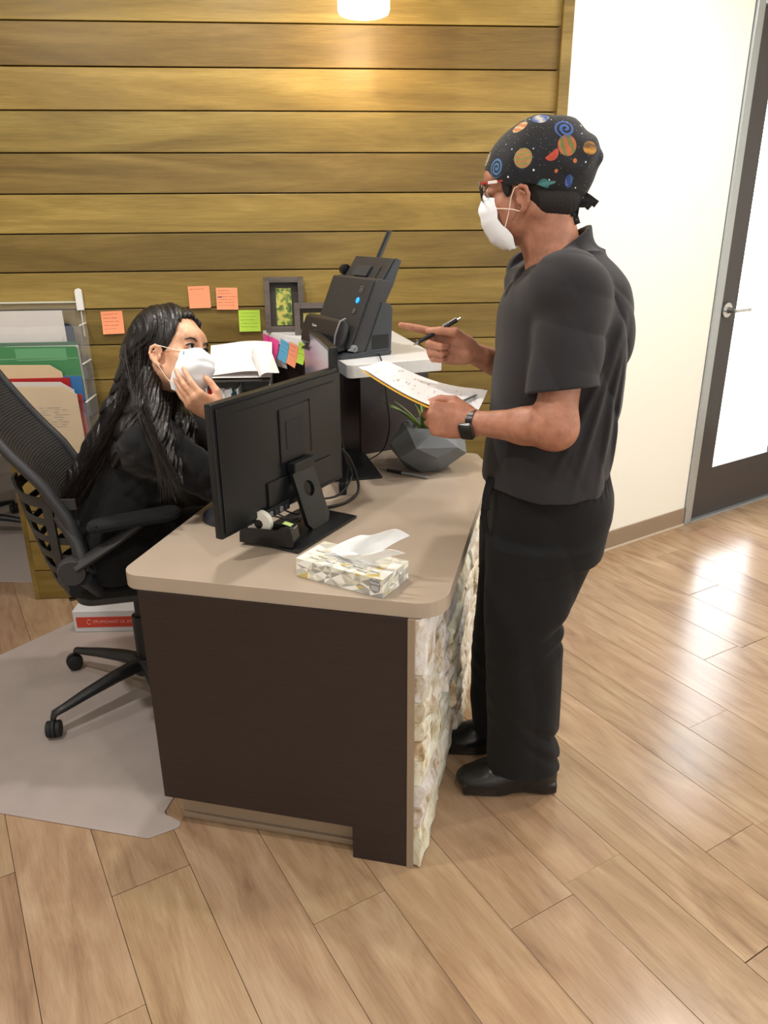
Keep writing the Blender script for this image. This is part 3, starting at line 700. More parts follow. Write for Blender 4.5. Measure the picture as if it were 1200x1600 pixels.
# ------------------------------------------------------------------ photo frames
M_fr = wood_mat('frame_wood', [(.3, srgb(74, 66, 62)), (.7, srgb(104, 95, 90))], srgb(60, 54, 50), rough=.6, axis_scale=(4, 30, 30), bump=.2)
def photo_mat(name, stops, sc1, sd):
    t = NT(name); tc = t.n('ShaderNodeTexCoord').outputs['Object']; n1 = t.noise(t.mapping(tc, (1, 1, 1), (sd, 0, 0)), sc1, 4, .6, .8)
    t.l(t.ramp(n1.outputs[0], stops).outputs[0], t.b.inputs['Base Color']); t.set(Roughness=.25); return t.m
def pframe(o, x, W_, H_, lean, label, photo):
    e = bpy.data.objects.new('photo_frame', None); e.matrix_world = frame(o, x) @ RX(lean); link(e); tag(e, label, 'photo frame')
    b = .021; d = .028
    for nm, a, c in (('frame_side', (0, 0, 0), (b, d, H_)), ('frame_side', (W_ - b, 0, 0), (W_, d, H_)), ('frame_rail', (b, 0, 0), (W_ - b, d, b)), ('frame_rail', (b, 0, H_ - b), (W_ - b, d, H_))):
        q = MB().box(a, c, bev=.0015).build(nm, M_fr, e, smooth=30); q.color = (1, 1, 1, 1)
    MB().box((b - .002, d - .004, b - .002), (W_ - b + .002, d, H_ - b + .002)).build('backing_card', plain('dark_card', srgb(62, 56, 50), .8), e)
    return e, b, d
e, b, d = pframe((-.452, 3.035, CZ + .001), (.995, .1, 0), .150, .205, -6, 'tall grey wooden photo frame leaning against the wall, left of the scanner', None)
MB().box((b + .022, d - .006, b + .004), (.150 - b - .026, d - .0045, .205 - b - .02)).build('photograph', photo_mat('garden_photo', [(.3, srgb(48, 74, 30)), (.46, srgb(110, 130, 50)), (.56, srgb(190, 196, 90)), (.64, srgb(214, 160, 90)), (.72, srgb(90, 60, 70))], 38, 1), e)
e, b, d = pframe((-.330, 2.945, CZ + .001), (.975, .10, 0), .175, .118, -6, 'low wide grey wooden photo frame standing in front of the taller frame', None)
MB().box((b + .012, d - .006, b + .003), (.175 - b - .03, d - .0045, .118 - b - .016)).build('photograph', photo_mat('field_photo', [(.35, srgb(120, 112, 50)), (.5, srgb(180, 166, 84)), (.62, srgb(200, 186, 110)), (.68, srgb(150, 60, 80)), (.76, srgb(230, 225, 225))], 30, 4), e)

# ------------------------------------------------------------------ sticky notes
def note_mat(n, c): return plain(n, c, .75, var=.03)
M_org = note_mat('orange_note', srgb(250, 158, 116)); M_grn = note_mat('lime_note', srgb(186, 224, 76)); M_pnk = note_mat('pink_note', srgb(240, 76, 160)); M_blu = note_mat('blue_note', srgb(96, 176, 216))
M_hand = plain('pen_writing', srgb(150, 84, 70), .7); M_handp = plain('purple_writing', srgb(92, 60, 120), .7); M_handg = plain('green_writing', srgb(120, 150, 60), .7)
def sticky(M, w, h, m, label, lines=4, ink=M_hand, curl=.006, group=None, seed=0, mark=False):
    o = MB().sheet(lambda u, v: (w * u, -.0012 - curl * (1 - v) ** 2, h * v), 6, 8, -.0003).build('sticky_note', m, M=M, smooth=60); tag(o, label, 'sticky note', group)
    rg = random.Random(seed)
    for i in range(lines):
        z0 = h * (.86 - i * .8 / max(lines, 4)); x = w * .1; v = 1 - z0 / h
        b_ = MB()
        while x < w * rg.uniform(.6, .92):
            l_ = rg.uniform(.003, .009); y = -.0018 - curl * (v ** 2)
            b_.box((x, y - .0003, z0 + rg.uniform(-.0006, .0006)), (x + l_, y, z0 + .0011)); x += l_ + .0022
        b_.build('handwriting', ink, o)
    if mark:
        MB().box((w * .07, -.0030, h * .55), (w * .27, -.0026, h * .60)).build('handwriting', M_handp, o)
    return o
sticky(MW @ T((-1.091, -.001, 1.137)) @ RY(-1.5), .082, .085, M_org, 'pale orange sticky note on the wood wall between the file rack and the woman', 5, seed=1, curl=.010)
sticky(MW @ T((-.752, -.001, 1.229)) @ RY(-1), .082, .082, M_org, 'orange sticky note on the wood wall, left one of the pair above the woman', 1, seed=2)
sticky(MW @ T((-.648, -.001, 1.223)) @ RY(.8), .082, .082, M_org, 'orange sticky note with purple underlined writing, right one of the pair', 6, seed=3, mark=True)
sticky(MW @ T((-.567, -.001, 1.137)), .083, .082, M_grn, 'lime green sticky note on the wood wall left of the photo frames', 5, M_handg, seed=4)
# notes stuck along the left edge of the counter
ed0 = Vector((-.475, 3.098, 0)); ed1 = Vector((-.262, 2.80, 0)); ED = (ed1 - ed0).normalized(); MEg = frame((ed0.x, ed0.y, CZ), ED)
for i, (x, dz, w, h, m, lab, an) in enumerate(((.012, -.010, .062, .075, M_pnk, 'pink sticky note hanging on the counter edge, outermost of the row', -9), (.075, -.015, .062, .076, M_pnk, 'pink sticky note hanging on the counter edge beside the blue one', -9), (.150, -.014, .066, .078, M_blu, 'light blue sticky note hanging on the counter edge', -10), (.222, -.017, .066, .082, M_org, 'orange sticky note hanging on the counter edge beside the blue one', -10), (.29, -.010, .05, .076, M_grn, 'green sticky note hanging on the counter edge, partly behind the far monitor', -4))):
    o = sticky(MEg @ T((x, -.0015 - .001 * (i % 2), dz)) @ RY(-an) @ T((0, 0, -h)), w, h, m, lab, 3 if i > 1 else 0, plain('blue_writing', srgb(60, 110, 150), .7) if i == 2 else M_hand, curl=.012, seed=20 + i)
sh_ = MB().sheet(lambda u, v: (.02 + .16 * u, .004 - .004 * math.sin(v * 3), -.042 - .085 * v), 4, 6, .0004).build('paper_sheet', M_paper, M=MEg); tag(sh_, 'white sheet hanging below the counter edge behind the sticky notes', 'paper')
rd = MB().box((.18, .006, -.10), (.27, .010, -.045)).build('card', plain('maroon_card', srgb(92, 30, 36), .6), M=MEg); tag(rd, 'dark red card hanging under the counter edge beside the white sheet', 'card')

# ------------------------------------------------------------------ letter tray and papers on the return
lt = bpy.data.objects.new('letter_tray', None); lt.matrix_world = MW @ T((-.685, -.245, .757)); link(lt)
tag(lt, 'grey letter tray with white paper slips on the return desk beside the woman', 'letter tray')
M_tray = plain('tray_plastic', srgb(84, 82, 82), .5); M_traw = plain('tray_white', srgb(225, 225, 222), .5)
MB().box((0, 0, 0), (.23, .22, .150), bev=.003).build('lower_tray', M_tray, lt)
MB().box((.0, -.004, .150), (.24, .22, .156)).build('shelf', M_traw, lt)
MB().box((.0, -.004, .156), (.005, .22, .215)).box((.115, -.004, .156), (.119, .22, .200)).box((.235, -.004, .156), (.240, .22, .215)).box((0, .215, .156), (.24, .22, .23)).build('divider', M_traw, lt)
MB().box((.0, .0, .228), (.24, .22, .233)).build('upper_shelf', M_tray, lt)
rg = random.Random(3)
for i in range(6):
    x = .015 + .035 * (i % 3) + rg.uniform(0, .01)
    MB().sheet(lambda u, v: (.03 * (u - .5), .006 * math.sin(5 * u), .04 * v), 4, 4, .0006).build('paper_slip', M_paper if i % 3 else plain('red_slip', srgb(200, 40, 44), .6), lt, M=T((x, .02 + .02 * (i // 3), .157)) @ RZ(rg.uniform(-60, 60)) @ RY(rg.uniform(-25, 25)))
MB().lathe([(0, 0), (.013, 0), (.013, .022), (.006, .03), (.006, .040), (0, .040)], 16, T((.098, .03, .157)), cap=False).build('bottle', plain('teal_plastic', srgb(26, 70, 78), .3), lt, smooth=40)
def psheet(M, w, h, label, bend=.02, rot=0, seed=1, lines=0, m=M_paper, name='paper_sheet', th=.0004):
    o = MB().sheet(lambda u, v: (w * u, h * v, bend * math.sin(math.pi * u) * .5 + bend * (v - .5) ** 2 + .25 * bend * math.sin(5 * u + seed)), 12, 8, th).build(name, m, M=M, smooth=60); tag(o, label, 'paper'); return o
psheet(MW @ T((-.675, -.235, .993)) @ RX(12), .235, .20, 'lower white paper lying on the letter tray, its edge curling towards the room', .012, seed=2)
psheet(MW @ T((-.672, -.225, 1.006)) @ RY(-1) @ RX(32), .235, .17, 'upper white paper leaning up on the letter tray', .018, seed=4)
psheet(MW @ T((-.48, -.255, .995)) @ RZ(20) @ RX(38) @ RY(-18), .075, .13, 'crumpled greyish paper at the right end of the letter tray', .03, seed=7)

# ------------------------------------------------------------------ acrylic file rack on the wall
M_acr = NT('clear_acrylic'); M_acr.set(Base_Color=(.97, .99, .99, 1), Roughness=.05, Alpha=.06); M_acr = M_acr.m
fk = bpy.data.objects.new('wall_file_rack', None); fk.matrix_world = MW @ T((-1.535, -.002, .70)); link(fk)
tag(fk, 'clear acrylic three pocket file rack hanging on the left end of the wood wall', 'file rack')
RW = .385
MB().box((0, -.006, .0), (RW, -.002, .56)).build('back_plate', M_acr, fk)
MB().box((0.04, -.012, .558), (RW - .02, -.002, .563)).build('top_rail', plain('acrylic_edge', srgb(215, 215, 200), .3), fk)
for x in (.005, RW - .012):
    MB().prism(rounded([(-.013, -.035), (.013, -.035), (.013, .045), (-.013, .045)], [0, 0, .0125, .0125]), 0, .012, T((x, -.006, .565)) @ RX(90), bev=.0015).build('hanger_clip', plain('white_clip', srgb(236, 236, 232), .4), fk, smooth=40)
    MB().box((x - .002, -.010, .43), (x + .002, -.004, .54)).build('hanger_strap', plain('acrylic_edge', srgb(205, 205, 190), .3), fk)
pock = [(.28, .085), (.14, .115), (.0, .145)]
for i, (z, dd) in enumerate(pock):
    q = MB()
    q.box((0, -dd, z), (RW, -dd + .003, z + .20), M=None).box((0, -dd, z), (.003, -.006, z + .22)).box((RW - .003, -dd, z), (RW, -.006, z + .22)).box((0, -dd, z), (RW, -.006, z + .003))
    q.build('pocket', M_acr, fk)
    MB().box((RW - .006, -dd - .001, z + .2), (RW + .001, -.006, z + .203)).build('pocket_rim', plain('acrylic_edge', srgb(235, 235, 225), .3), fk)
MF = MW @ T((-1.535, -.002, .70))
def filed(name, x0, x1, y, z0, z1, m, label, cat, lean=4, cut=0, th=.002, bend=.0, par=None):
    w = x1 - x0; h = z1 - z0
    poly = [(0, 0), (w, 0), (w, h - cut * .7), (w - cut, h), (cut * .5, h + .004), (0, h - cut * .4)] if cut else [(0, 0), (w, 0), (w, h), (0, h)]
    o = MB().prism(poly, 0, th, RX(90)).build(name, m, M=MF @ T((x0, y, z0)) @ RX(lean)); tag(o, label, cat); return o
M_fgr = plain('green_folder', srgb(74, 140, 92), .4, var=.06); M_fgr2 = plain('dark_green_folder', srgb(38, 98, 62), .45); M_man = plain('manila', srgb(222, 196, 158), .7, var=.03); M_nvy = plain('navy_folder', srgb(24, 40, 70), .5)
M_fred = plain('red_folder', srgb(176, 38, 44), .5); M_fbl = plain('blue_folder', srgb(60, 118, 180), .5); M_fyl = plain('yellow_tab', srgb(232, 196, 110), .6); M_gpap = plain('greyish_paper', srgb(214, 208, 204), .8, var=.03)
M_print = plain('faint_print', srgb(176, 166, 156), .8); M_prd = plain('dark_print', srgb(110, 96, 84), .8)
filed('file_folder', .03, .345, -.030, .285, .485, M_nvy, 'navy blue folder in the top pocket of the wall rack', 'folder', 3, .02)
f1 = filed('paper_sheet', .06, .315, -.036, .30, .535, M_gpap, 'large curled white paper standing highest in the wall rack', 'paper', 4, .0)
filed('paper_sheet', -.02, .30, -.048, .285, .452, M_gpap, 'white printed sheet behind the green folder in the wall rack', 'paper', 3, .02)
f2 = filed('file_folder', .0, .36, -.060, .285, .420, M_fgr2, 'dark green folder tab showing above the brighter green folder', 'folder', 3, 0)
gf = filed('file_folder', .0, .372, -.098, .16, .412, M_fgr, 'bright green plastic folder in the middle pocket of the wall rack', 'folder', 6, .006)
MB().box((.145, -.0026, .200), (.330, -.0021, .2465), RX(0)).build('inner_sheet', plain('pale_green_sheet', srgb(104, 168, 122), .5), gf)
MB().box((.0, -.0026, .206), (.37, -.0021, .209)).build('fold_line', plain('pale_fold', srgb(130, 180, 140), .5), gf)
filed('paper_sheet', .11, .375, -.092, .18, .414, M_gpap, 'white sheet peeping out of the right side of the green folder', 'paper', 6, .0)
filed('file_folder', .045, .305, -.112, .15, .345, M_man, 'manila folder with a slanted top in front of the green folder', 'folder', 6, .04)
filed('file_folder', .05, .33, -.118, .14, .296, M_fred, 'red folder in the lowest pocket of the wall rack', 'folder', 5, .0)
filed('file_folder', .25, .372, -.112, .14, .300, M_fbl, 'blue folder at the right side of the lowest pocket', 'folder', 5, .0)
yt = filed('file_folder', .025, .14, -.124, .13, .282, M_fyl, 'manila folder with a yellow handwritten tab in the lowest pocket', 'folder', 5, .0)
for i in range(2):
    b_ = MB(); x = .008
    for k in range(8): b_.box((x, -.0026, .134 + .0085 * (1 - i)), (x + .007, -.0021, .137 + .0085 * (1 - i))); x += .0105
    b_.build('handwriting', M_prd, yt)
filed('magazine', .07, .372, -.130, .05, .235, plain('red_printed_cover', srgb(190, 74, 74), .5, var=.5), 'colourful printed leaflets behind the front paper of the wall rack', 'leaflet', 5, .0)
fp = filed('paper_sheet', .10, .362, -.155, .0, .272, plain('tan_paper', srgb(212, 192, 162), .7, var=.04), 'large tan printed paper at the front of the lowest pocket', 'paper', 5, .045)
fq = filed('paper_sheet', .095, .35, -.149, .10, .286, M_gpap, 'grey printed paper just behind the tan one in the wall rack', 'paper', 5, .045)
rg = random.Random(8)
b_ = MB()
for r_ in range(9):
    x = .02
    while x < .2:
        l_ = rg.uniform(.015, .05); b_.box((x, -.0027, .19 - r_ * .0095), (x + l_, -.0021, .1925 - r_ * .0095)); x += l_ + rg.uniform(.005, .03)
b_.build('printed_text', M_print, fp)
MB().box((.045, -.0027, .132), (.05, -.0021, .150)).box((.068, -.0027, .132), (.073, -.0021, .154)).build('printed_mark', M_prd, fp)
MB().box((.02, -.0027, .176), (.065, -.0021, .188)).build('highlighter_mark', plain('highlighter', srgb(214, 206, 130), .8), fp)

# ------------------------------------------------------------------ ream box on the floor
bxo = bpy.data.objects.new('carton_box', None); bxo.matrix_world = frame((-1.245, 2.715, .0042), (.999, .03, 0)); link(bxo)
tag(bxo, 'white carton box with a red printed band on the floor under the chair', 'box')
MB().box((0, 0, 0), (.42, .28, .095), bev=.003).build('carton', plain('white_carton', srgb(206, 204, 206), .6, var=.05), bxo)
MB().box((.012, -.0012, .022), (.42, 0, .068)).build('red_band', plain('red_print', srgb(196, 62, 44), .55), bxo)
text('YPUMOANT UL KNOLLIEN', .019, T((.075, -.0015, .046)) @ RX(90), plain('pale_print', srgb(226, 170, 158), .6), bxo, align='LEFT')
MB().tube([(.062 + .008 * math.cos(a / 10 * 5 + .7), -.0018, .046 + .010 * math.sin(a / 10 * 5 + .7)) for a in range(11)], .0012, 5).build('emblem', plain('pale_print', srgb(226, 170, 158), .6), bxo)
# ------------------------------------------------------------------ bodies: distance fields meshed as one smooth skin
class Field:
    """grid of signed distances; shapes are blended in with a smooth minimum"""
    def __init__(s, lo, hi, h):
        s.h = h; s.lo = np.array(lo, np.float32); s.n = (np.ceil((np.array(hi) - np.array(lo)) / h).astype(int) + 1)
        s.D = np.full(tuple(s.n), 1.0, np.float32)
        s.ax = [s.lo[i] + h * np.arange(s.n[i], dtype=np.float32) for i in range(3)]
    def reg(s, lo, hi):
        a = np.clip(np.floor((np.array(lo) - s.lo) / s.h).astype(int), 0, s.n); b = np.clip(np.ceil((np.array(hi) - s.lo) / s.h).astype(int) + 1, 0, s.n)
        if (b <= a).any(): return None
        sl = tuple(slice(a[i], b[i]) for i in range(3))
        X, Y, Z = s.ax[0][sl[0]][:, None, None], s.ax[1][sl[1]][None, :, None], s.ax[2][sl[2]][None, None, :]
        return sl, X, Y, Z
    def put(s, sl, d, k, op='add'):
        D = s.D[sl]
        if op == 'add':
            if k > 0:
                hh = np.maximum(k - np.abs(D - d), 0) / k; s.D[sl] = np.minimum(D, d) - hh * hh * k * .25
            else: s.D[sl] = np.minimum(D, d)
        elif op == 'sub':
            d = -d
            if k > 0:
                hh = np.maximum(k - np.abs(D - d), 0) / k; s.D[sl] = np.maximum(D, d) + hh * hh * k * .25
            else: s.D[sl] = np.maximum(D, d)
    def cone(s, a, b, ra, rb, k=.01, op='add'):
        a = np.array(a, np.float32); b = np.array(b, np.float32); m = max(ra, rb) + k + 3 * s.h
        q = s.reg(np.minimum(a, b) - m, np.maximum(a, b) + m)
        if q is None: return s
        sl, X, Y, Z = q; ab = b - a; L2 = float(ab @ ab) + 1e-12
        t = np.clip(((X - a[0]) * ab[0] + (Y - a[1]) * ab[1] + (Z - a[2]) * ab[2]) / L2, 0, 1)
        d = np.sqrt((X - a[0] - ab[0] * t) ** 2 + (Y - a[1] - ab[1] * t) ** 2 + (Z - a[2] - ab[2] * t) ** 2) - (ra + (rb - ra) * t)
        s.put(sl, d, k, op); return s
    def chain(s, pts, rs, k=.01, op='add'):
        for i in range(len(pts) - 1): s.cone(pts[i], pts[i + 1], rs[i], rs[i + 1], k, op)
        return s
    def ell(s, c, r, k=.01, op='add', M=None):
        """ellipsoid; M = 3x3 whose columns are its axes"""
        c = np.array(c, np.float32); r = np.array(r, np.float32); m = float(r.max()) + k + 3 * s.h
        if M is not None:
            A = np.array(M, np.float32); ext = np.sqrt(((A * r) ** 2).sum(1)) + k + 3 * s.h
        else: A = np.eye(3, dtype=np.float32); ext = r + k + 3 * s.h
        q = s.reg(c - ext, c + ext)
        if q is None: return s
        sl, X, Y, Z = q; dx, dy, dz = X - c[0], Y - c[1], Z - c[2]
        u = [(dx * A[0, i] + dy * A[1, i] + dz * A[2, i]) for i in range(3)]
        k0 = np.sqrt(sum((u[i] / r[i]) ** 2 for i in range(3))); k1 = np.sqrt(sum((u[i] / r[i] ** 2) ** 2 for i in range(3)))
        d = k0 * (k0 - 1) / np.maximum(k1, 1e-6)
        d = np.where(k0 < .3, -float(r.min()) * (1 - k0), d)
        s.put(sl, d.astype(np.float32), k, op); return s
    def loft(s, K, k=.01, op='add', ax=2, p=2.0):
        """K rows: (w, cu, cv, ru, rv) section centre and radii along axis ax (u,v the other two axes in order)"""
        K = np.array(K, np.float32); K = K[np.argsort(K[:, 0])]
        w = np.linspace(K[0, 0], K[-1, 0], 160)
        # smooth (monotone-ish) interpolation
        def itp(col):
            y = np.interp(w, K[:, 0], K[:, col]); ker = np.hanning(15); ker /= ker.sum()
            return np.convolve(np.pad(y, 7, mode='edge'), ker, 'valid')
        cols = [itp(i) for i in range(1, 5)]
        o = [i for i in range(3) if i != ax]; m = k + 3 * s.h
        lo = np.zeros(3); hi = np.zeros(3); lo[ax], hi[ax] = K[0, 0] - m, K[-1, 0] + m
        for j, i in enumerate(o):
            lo[i] = (cols[j] - cols[j + 2]).min() - m; hi[i] = (cols[j] + cols[j + 2]).max() + m
        q = s.reg(lo, hi)
        if q is None: return s
        sl = q[0]; G = q[1:]; W = G[ax].ravel(); sh = [1, 1, 1]; sh[ax] = -1
        cu, cv, ru, rv = [np.interp(W, w, c).astype(np.float32).reshape(sh) for c in cols]
        du = np.abs(G[o[0]] - cu) / ru; dv = np.abs(G[o[1]] - cv) / rv
        kk = (du ** p + dv ** p) ** (1 / p)
        g = np.sqrt((du / ru) ** 2 + (dv / rv) ** 2) / np.maximum(np.sqrt(du ** 2 + dv ** 2), 1e-5)
        d = (kk - 1) / np.maximum(g, 1e-3)
        cap = np.maximum(K[0, 0] - G[ax], G[ax] - K[-1, 0]); d = np.maximum(d, cap)
        s.put(sl, d.astype(np.float32), k, op); return s
    def half(s, p, n, k=0.0, lo=None, hi=None):
        """cut away the side the normal points to"""
        q = s.reg(lo if lo is not None else s.lo, hi if hi is not None else s.lo + s.h * s.n)
        sl, X, Y, Z = q; n = np.array(n, np.float32); n = n / np.linalg.norm(n)
        s.put(sl, -((X - p[0]) * n[0] + (Y - p[1]) * n[1] + (Z - p[2]) * n[2]), k, 'sub'); return s
    def displace(s, fn, band=.03):
        X, Y, Z = np.nonzero(np.abs(s.D) < band)
        if len(X):
            s.D[X, Y, Z] += fn(s.ax[0][X], s.ax[1][Y], s.ax[2][Z]).astype(np.float32)
        return s
    def mesh(s):
        D = s.D; I = D < 0; n = np.array(D.shape)
        c = [I[i:n[0] - 1 + i, j:n[1] - 1 + j, k:n[2] - 1 + k] for i in (0, 1) for j in (0, 1) for k in (0, 1)]
        anyi = c[0].copy(); alli = c[0].copy()
        for q in c[1:]: anyi |= q; alli &= q
        act = anyi & ~alli; idx = np.full(act.shape, -1, np.int32); P = np.argwhere(act); idx[act] = np.arange(len(P))
        acc = np.zeros((len(P), 3)); cnt = np.zeros(len(P))
        off = [(i, j, k) for i in (0, 1) for j in (0, 1) for k in (0, 1)]
        for a in off:
            for ax in range(3):
                if a[ax]: continue
                b = list(a); b[ax] = 1
                da = D[P[:, 0] + a[0], P[:, 1] + a[1], P[:, 2] + a[2]]; db = D[P[:, 0] + b[0], P[:, 1] + b[1], P[:, 2] + b[2]]
                m = (da < 0) != (db < 0); t = da[m] / (da[m] - db[m])
                v = np.tile(np.array(a, float), (m.sum(), 1)); v[:, ax] += t; acc[m] += v; cnt[m] += 1
        V = (P + acc / cnt[:, None]) * s.h + s.lo
        F = []
        for ax in range(3):
            sl0 = [slice(1, -1)] * 3; sl1 = [slice(1, -1)] * 3; sl0[ax] = slice(0, -1); sl1[ax] = slice(1, None)
            a = I[tuple(sl0)]; b = I[tuple(sl1)]; ch = np.argwhere(a != b)
            if not len(ch): continue
            fl = a[ch[:, 0], ch[:, 1], ch[:, 2]]
            base = ch.copy(); o = [i for i in range(3) if i != ax]
            for i in o: base[:, i] += 1
            q = []
            for du, dv in ((-1, -1), (0, -1), (0, 0), (-1, 0)):
                z = base.copy(); z[:, o[0]] += du; z[:, o[1]] += dv; q.append(idx[z[:, 0], z[:, 1], z[:, 2]])
            q = np.stack(q, 1)
            flip = fl if ax != 1 else ~fl
            q[~flip] = q[~flip][:, ::-1]; F.append(q)
        F = np.concatenate(F); return V, F[(F >= 0).all(1)]
    def build(s, name, mat, parent, relax=1, keep=None):
        V, F = s.mesh()
        for _ in range(relax):
            A = np.zeros_like(V); c = np.zeros(len(V))
            for i in range(4):
                a, b = F[:, i], F[:, (i + 1) % 4]
                np.add.at(A, a, V[b]); np.add.at(c, a, 1)
                np.add.at(A, b, V[a]); np.add.at(c, b, 1)
            V = V * .5 + .5 * A / np.maximum(c, 1)[:, None]
        me = bpy.data.meshes.new(name); me.vertices.add(len(V)); me.vertices.foreach_set('co', V.astype(np.float32).ravel())
        me.loops.add(len(F) * 4); me.loops.foreach_set('vertex_index', F.astype(np.int32).ravel())
        me.polygons.add(len(F)); me.polygons.foreach_set('loop_start', np.arange(0, len(F) * 4, 4, dtype=np.int32)); me.polygons.foreach_set('loop_total', np.full(len(F), 4, np.int32))
        me.polygons.foreach_set('use_smooth', np.ones(len(F), bool)); me.update(); me.validate()
        for m in (mat if isinstance(mat, (list, tuple)) else [mat]): me.materials.append(m)
        o = bpy.data.objects.new(name, me); return link(o, parent)
def A3(*v): return np.array(v, float)
def nrm(v): v = np.array(v, float); return v / np.linalg.norm(v)
class Frm:
    """local frame for heads and hands"""
    def __init__(s, o, x, y, z, k=1.0): s.o = np.array(o, float); s.M = np.stack([nrm(x), nrm(y), nrm(z)], 1); s.k = k
    def __call__(s, *p): return s.o + s.M @ (np.array(p, float) * s.k)
    def mat(s):
        m = Matrix([list(r) for r in s.M]).to_4x4() @ Matrix.Scale(s.k, 4); m.translation = Vector(s.o); return m
def hand(F, H, curls, thumb, k=1.0, spread=(6, 1, -4, -9), radii=1.0):
    """H: frame at the wrist, x along the fingers, y to the thumb side, z out of the back of the hand"""
    mcp = [(.088, .027, .001), (.093, .007, .004), (.088, -.012, .002), (.079, -.029, -.003)]
    ph = [(.043, .026, .022), (.047, .030, .023), (.043, .028, .022), (.034, .021, .019)]
    rr = [(.0098, .0088, .0080, .0070), (.0100, .0090, .0082, .0072), (.0095, .0085, .0078, .0068), (.0085, .0074, .0068, .0060)]
    wr = [(.0, .015, 0), (.0, .004, .002), (.0, -.006, .001), (.0, -.016, -.001)]
    tips = []
    for i in range(4):
        F.cone(H(*wr[i]), H(*mcp[i]), .0165 * H.k * radii, .0125 * H.k * radii, .014 * H.k)
    F.ell(H(.045, .0, -.006), A3(.046, .036, .014) * H.k * radii, .012 * H.k, M=H.M)
    F.ell(H(.030, .022, -.010), A3(.030, .016, .016) * H.k * radii, .012 * H.k, M=H.M)
    F.ell(H(.038, -.026, -.010), A3(.036, .012, .014) * H.k * radii, .012 * H.k, M=H.M)
    for i in range(4):
        p = A3(*mcp[i]); a = 0.0; sp = R(spread[i]); pts = [p]
        for j in range(3):
            a += R(curls[i][j]); d = A3(math.cos(a) * math.cos(sp), math.cos(a) * math.sin(sp), -math.sin(a)); p = p + d * ph[i][j]; pts.append(p)
        W = [H(*q) for q in pts]
        F.cone(W[0], W[1], rr[i][0] * H.k * radii * 1.04, rr[i][1] * H.k * radii, .0045)
        F.cone(W[1], W[2], rr[i][1] * H.k * radii, rr[i][2] * H.k * radii, .002)
        F.cone(W[2], W[3], rr[i][2] * H.k * radii, rr[i][3] * H.k * radii, .002)
        tips.append((W[2], W[3], pts, a))
    W = [H(*q) for q in thumb]
    F.cone(W[0], W[1], .0165 * H.k * radii, .0125 * H.k * radii, .010)
    F.cone(W[1], W[2], .0118 * H.k * radii, .0102 * H.k * radii, .003)
    F.cone(W[2], W[3], .0104 * H.k * radii, .0082 * H.k * radii, .002)
    return tips
def head(F, H, nose=True, chin=1.0):
    """H: x out of the face, y to the left ear, z up, origin between the ears"""
    k = H.k; E = lambda c, r, kk=.02, op='add': F.ell(H(*c), A3(*r) * k, kk * k, op, H.M)
    E((-.020, 0, .040), (.094, .075, .084), .01); E((.004, 0, .030), (.086, .070, .080), .02)
    E((.030, 0, -.028), (.062, .056, .082), .02)
    E((.078, 0, .032), (.022, .050, .030), .02)
    for s_ in (1, -1):
        F.cone(H(-.002, .050 * s_, -.045), H(.062, .020 * s_, -.098), .020 * k, .017 * k, .02 * k)
        E((.062, .044 * s_, -.026), (.022, .020, .022), .02)
        E((.050, .036 * s_, -.060), (.030, .022, .030), .02)
    E((.073, 0, -.100), (.020, .022, .017), .015)
    F.cone(H(.094, 0, .012), H(.110, 0, -.026), .0080 * k, .0105 * k, .014 * k)
    for s_ in (1, -1): E((.103, .012 * s_, -.032), (.012, .009, .008), .008)
    for s_ in (1, -1): E((.104, .031 * s_, .008), (.020, .019, .012), .014, 'sub')
    for s_ in (1, -1): E((.082, .031 * s_, .0065), (.0135, .0155, .0115), .003)      # lids bulging over the eye
    E((.094, 0, -.062), (.013, .024, .006), .006); E((.092, 0, -.072), (.012, .020, .007), .006)
    for s_ in (1, -1):   # ears
        q_ = .80
        def W(x, y, z): return H(.019 + x * q_, (.074 + y * q_) * s_, -.022 + z * q_)
        pts = [(.008, -.004, .012), (.006, .004, .026), (-.008, .010, .033), (-.022, .014, .026), (-.027, .014, .008), (-.022, .011, -.010), (-.010, .006, -.024), (.000, .001, -.032)]
        F.ell(W(-.008, .001, .004), A3(.017, .006, .025) * k * q_, .004 * k, 'add', H.M)
        F.chain([W(*q) for q in pts], [.0040 * k, .0042 * k, .0044 * k, .0044 * k, .0042 * k, .0046 * k, .0056 * k, .0060 * k], .003 * k)
        F.ell(W(-.005, .012, .003), A3(.011, .009, .016) * k * q_, .002 * k, 'sub', H.M)
        F.chain([W(-.006, .007, .020), W(-.016, .011, .012), W(-.016, .010, -.004), W(-.006, .006, -.016)], [.0025 * k] * 4, .002 * k)
        F.cone(W(.006, .003, -.002), W(.004, .003, -.010), .0038 * k, .0034 * k, .003 * k)
def fold(dirv, freq, amp, warp, seed=0.0, sharp=1.0):
    """cloth folds: a warped ripple running across direction dirv"""
    d = nrm(dirv)
    def fn(X, Y, Z):
        w = np.sin(X * warp[0] + 1.3 * seed) + np.sin(Y * warp[1] + 2.1 * seed + .7) + np.sin(Z * warp[2] + .9 * seed)
        ph = (X * d[0] + Y * d[1] + Z * d[2]) * freq + w * 1.1 + seed
        m = .5 + .5 * np.sin(X * 9 + Y * 7 + Z * 5 + seed * 3)
        return -amp * m * (np.abs(np.sin(ph)) ** sharp * 2 - 1)
    return fn
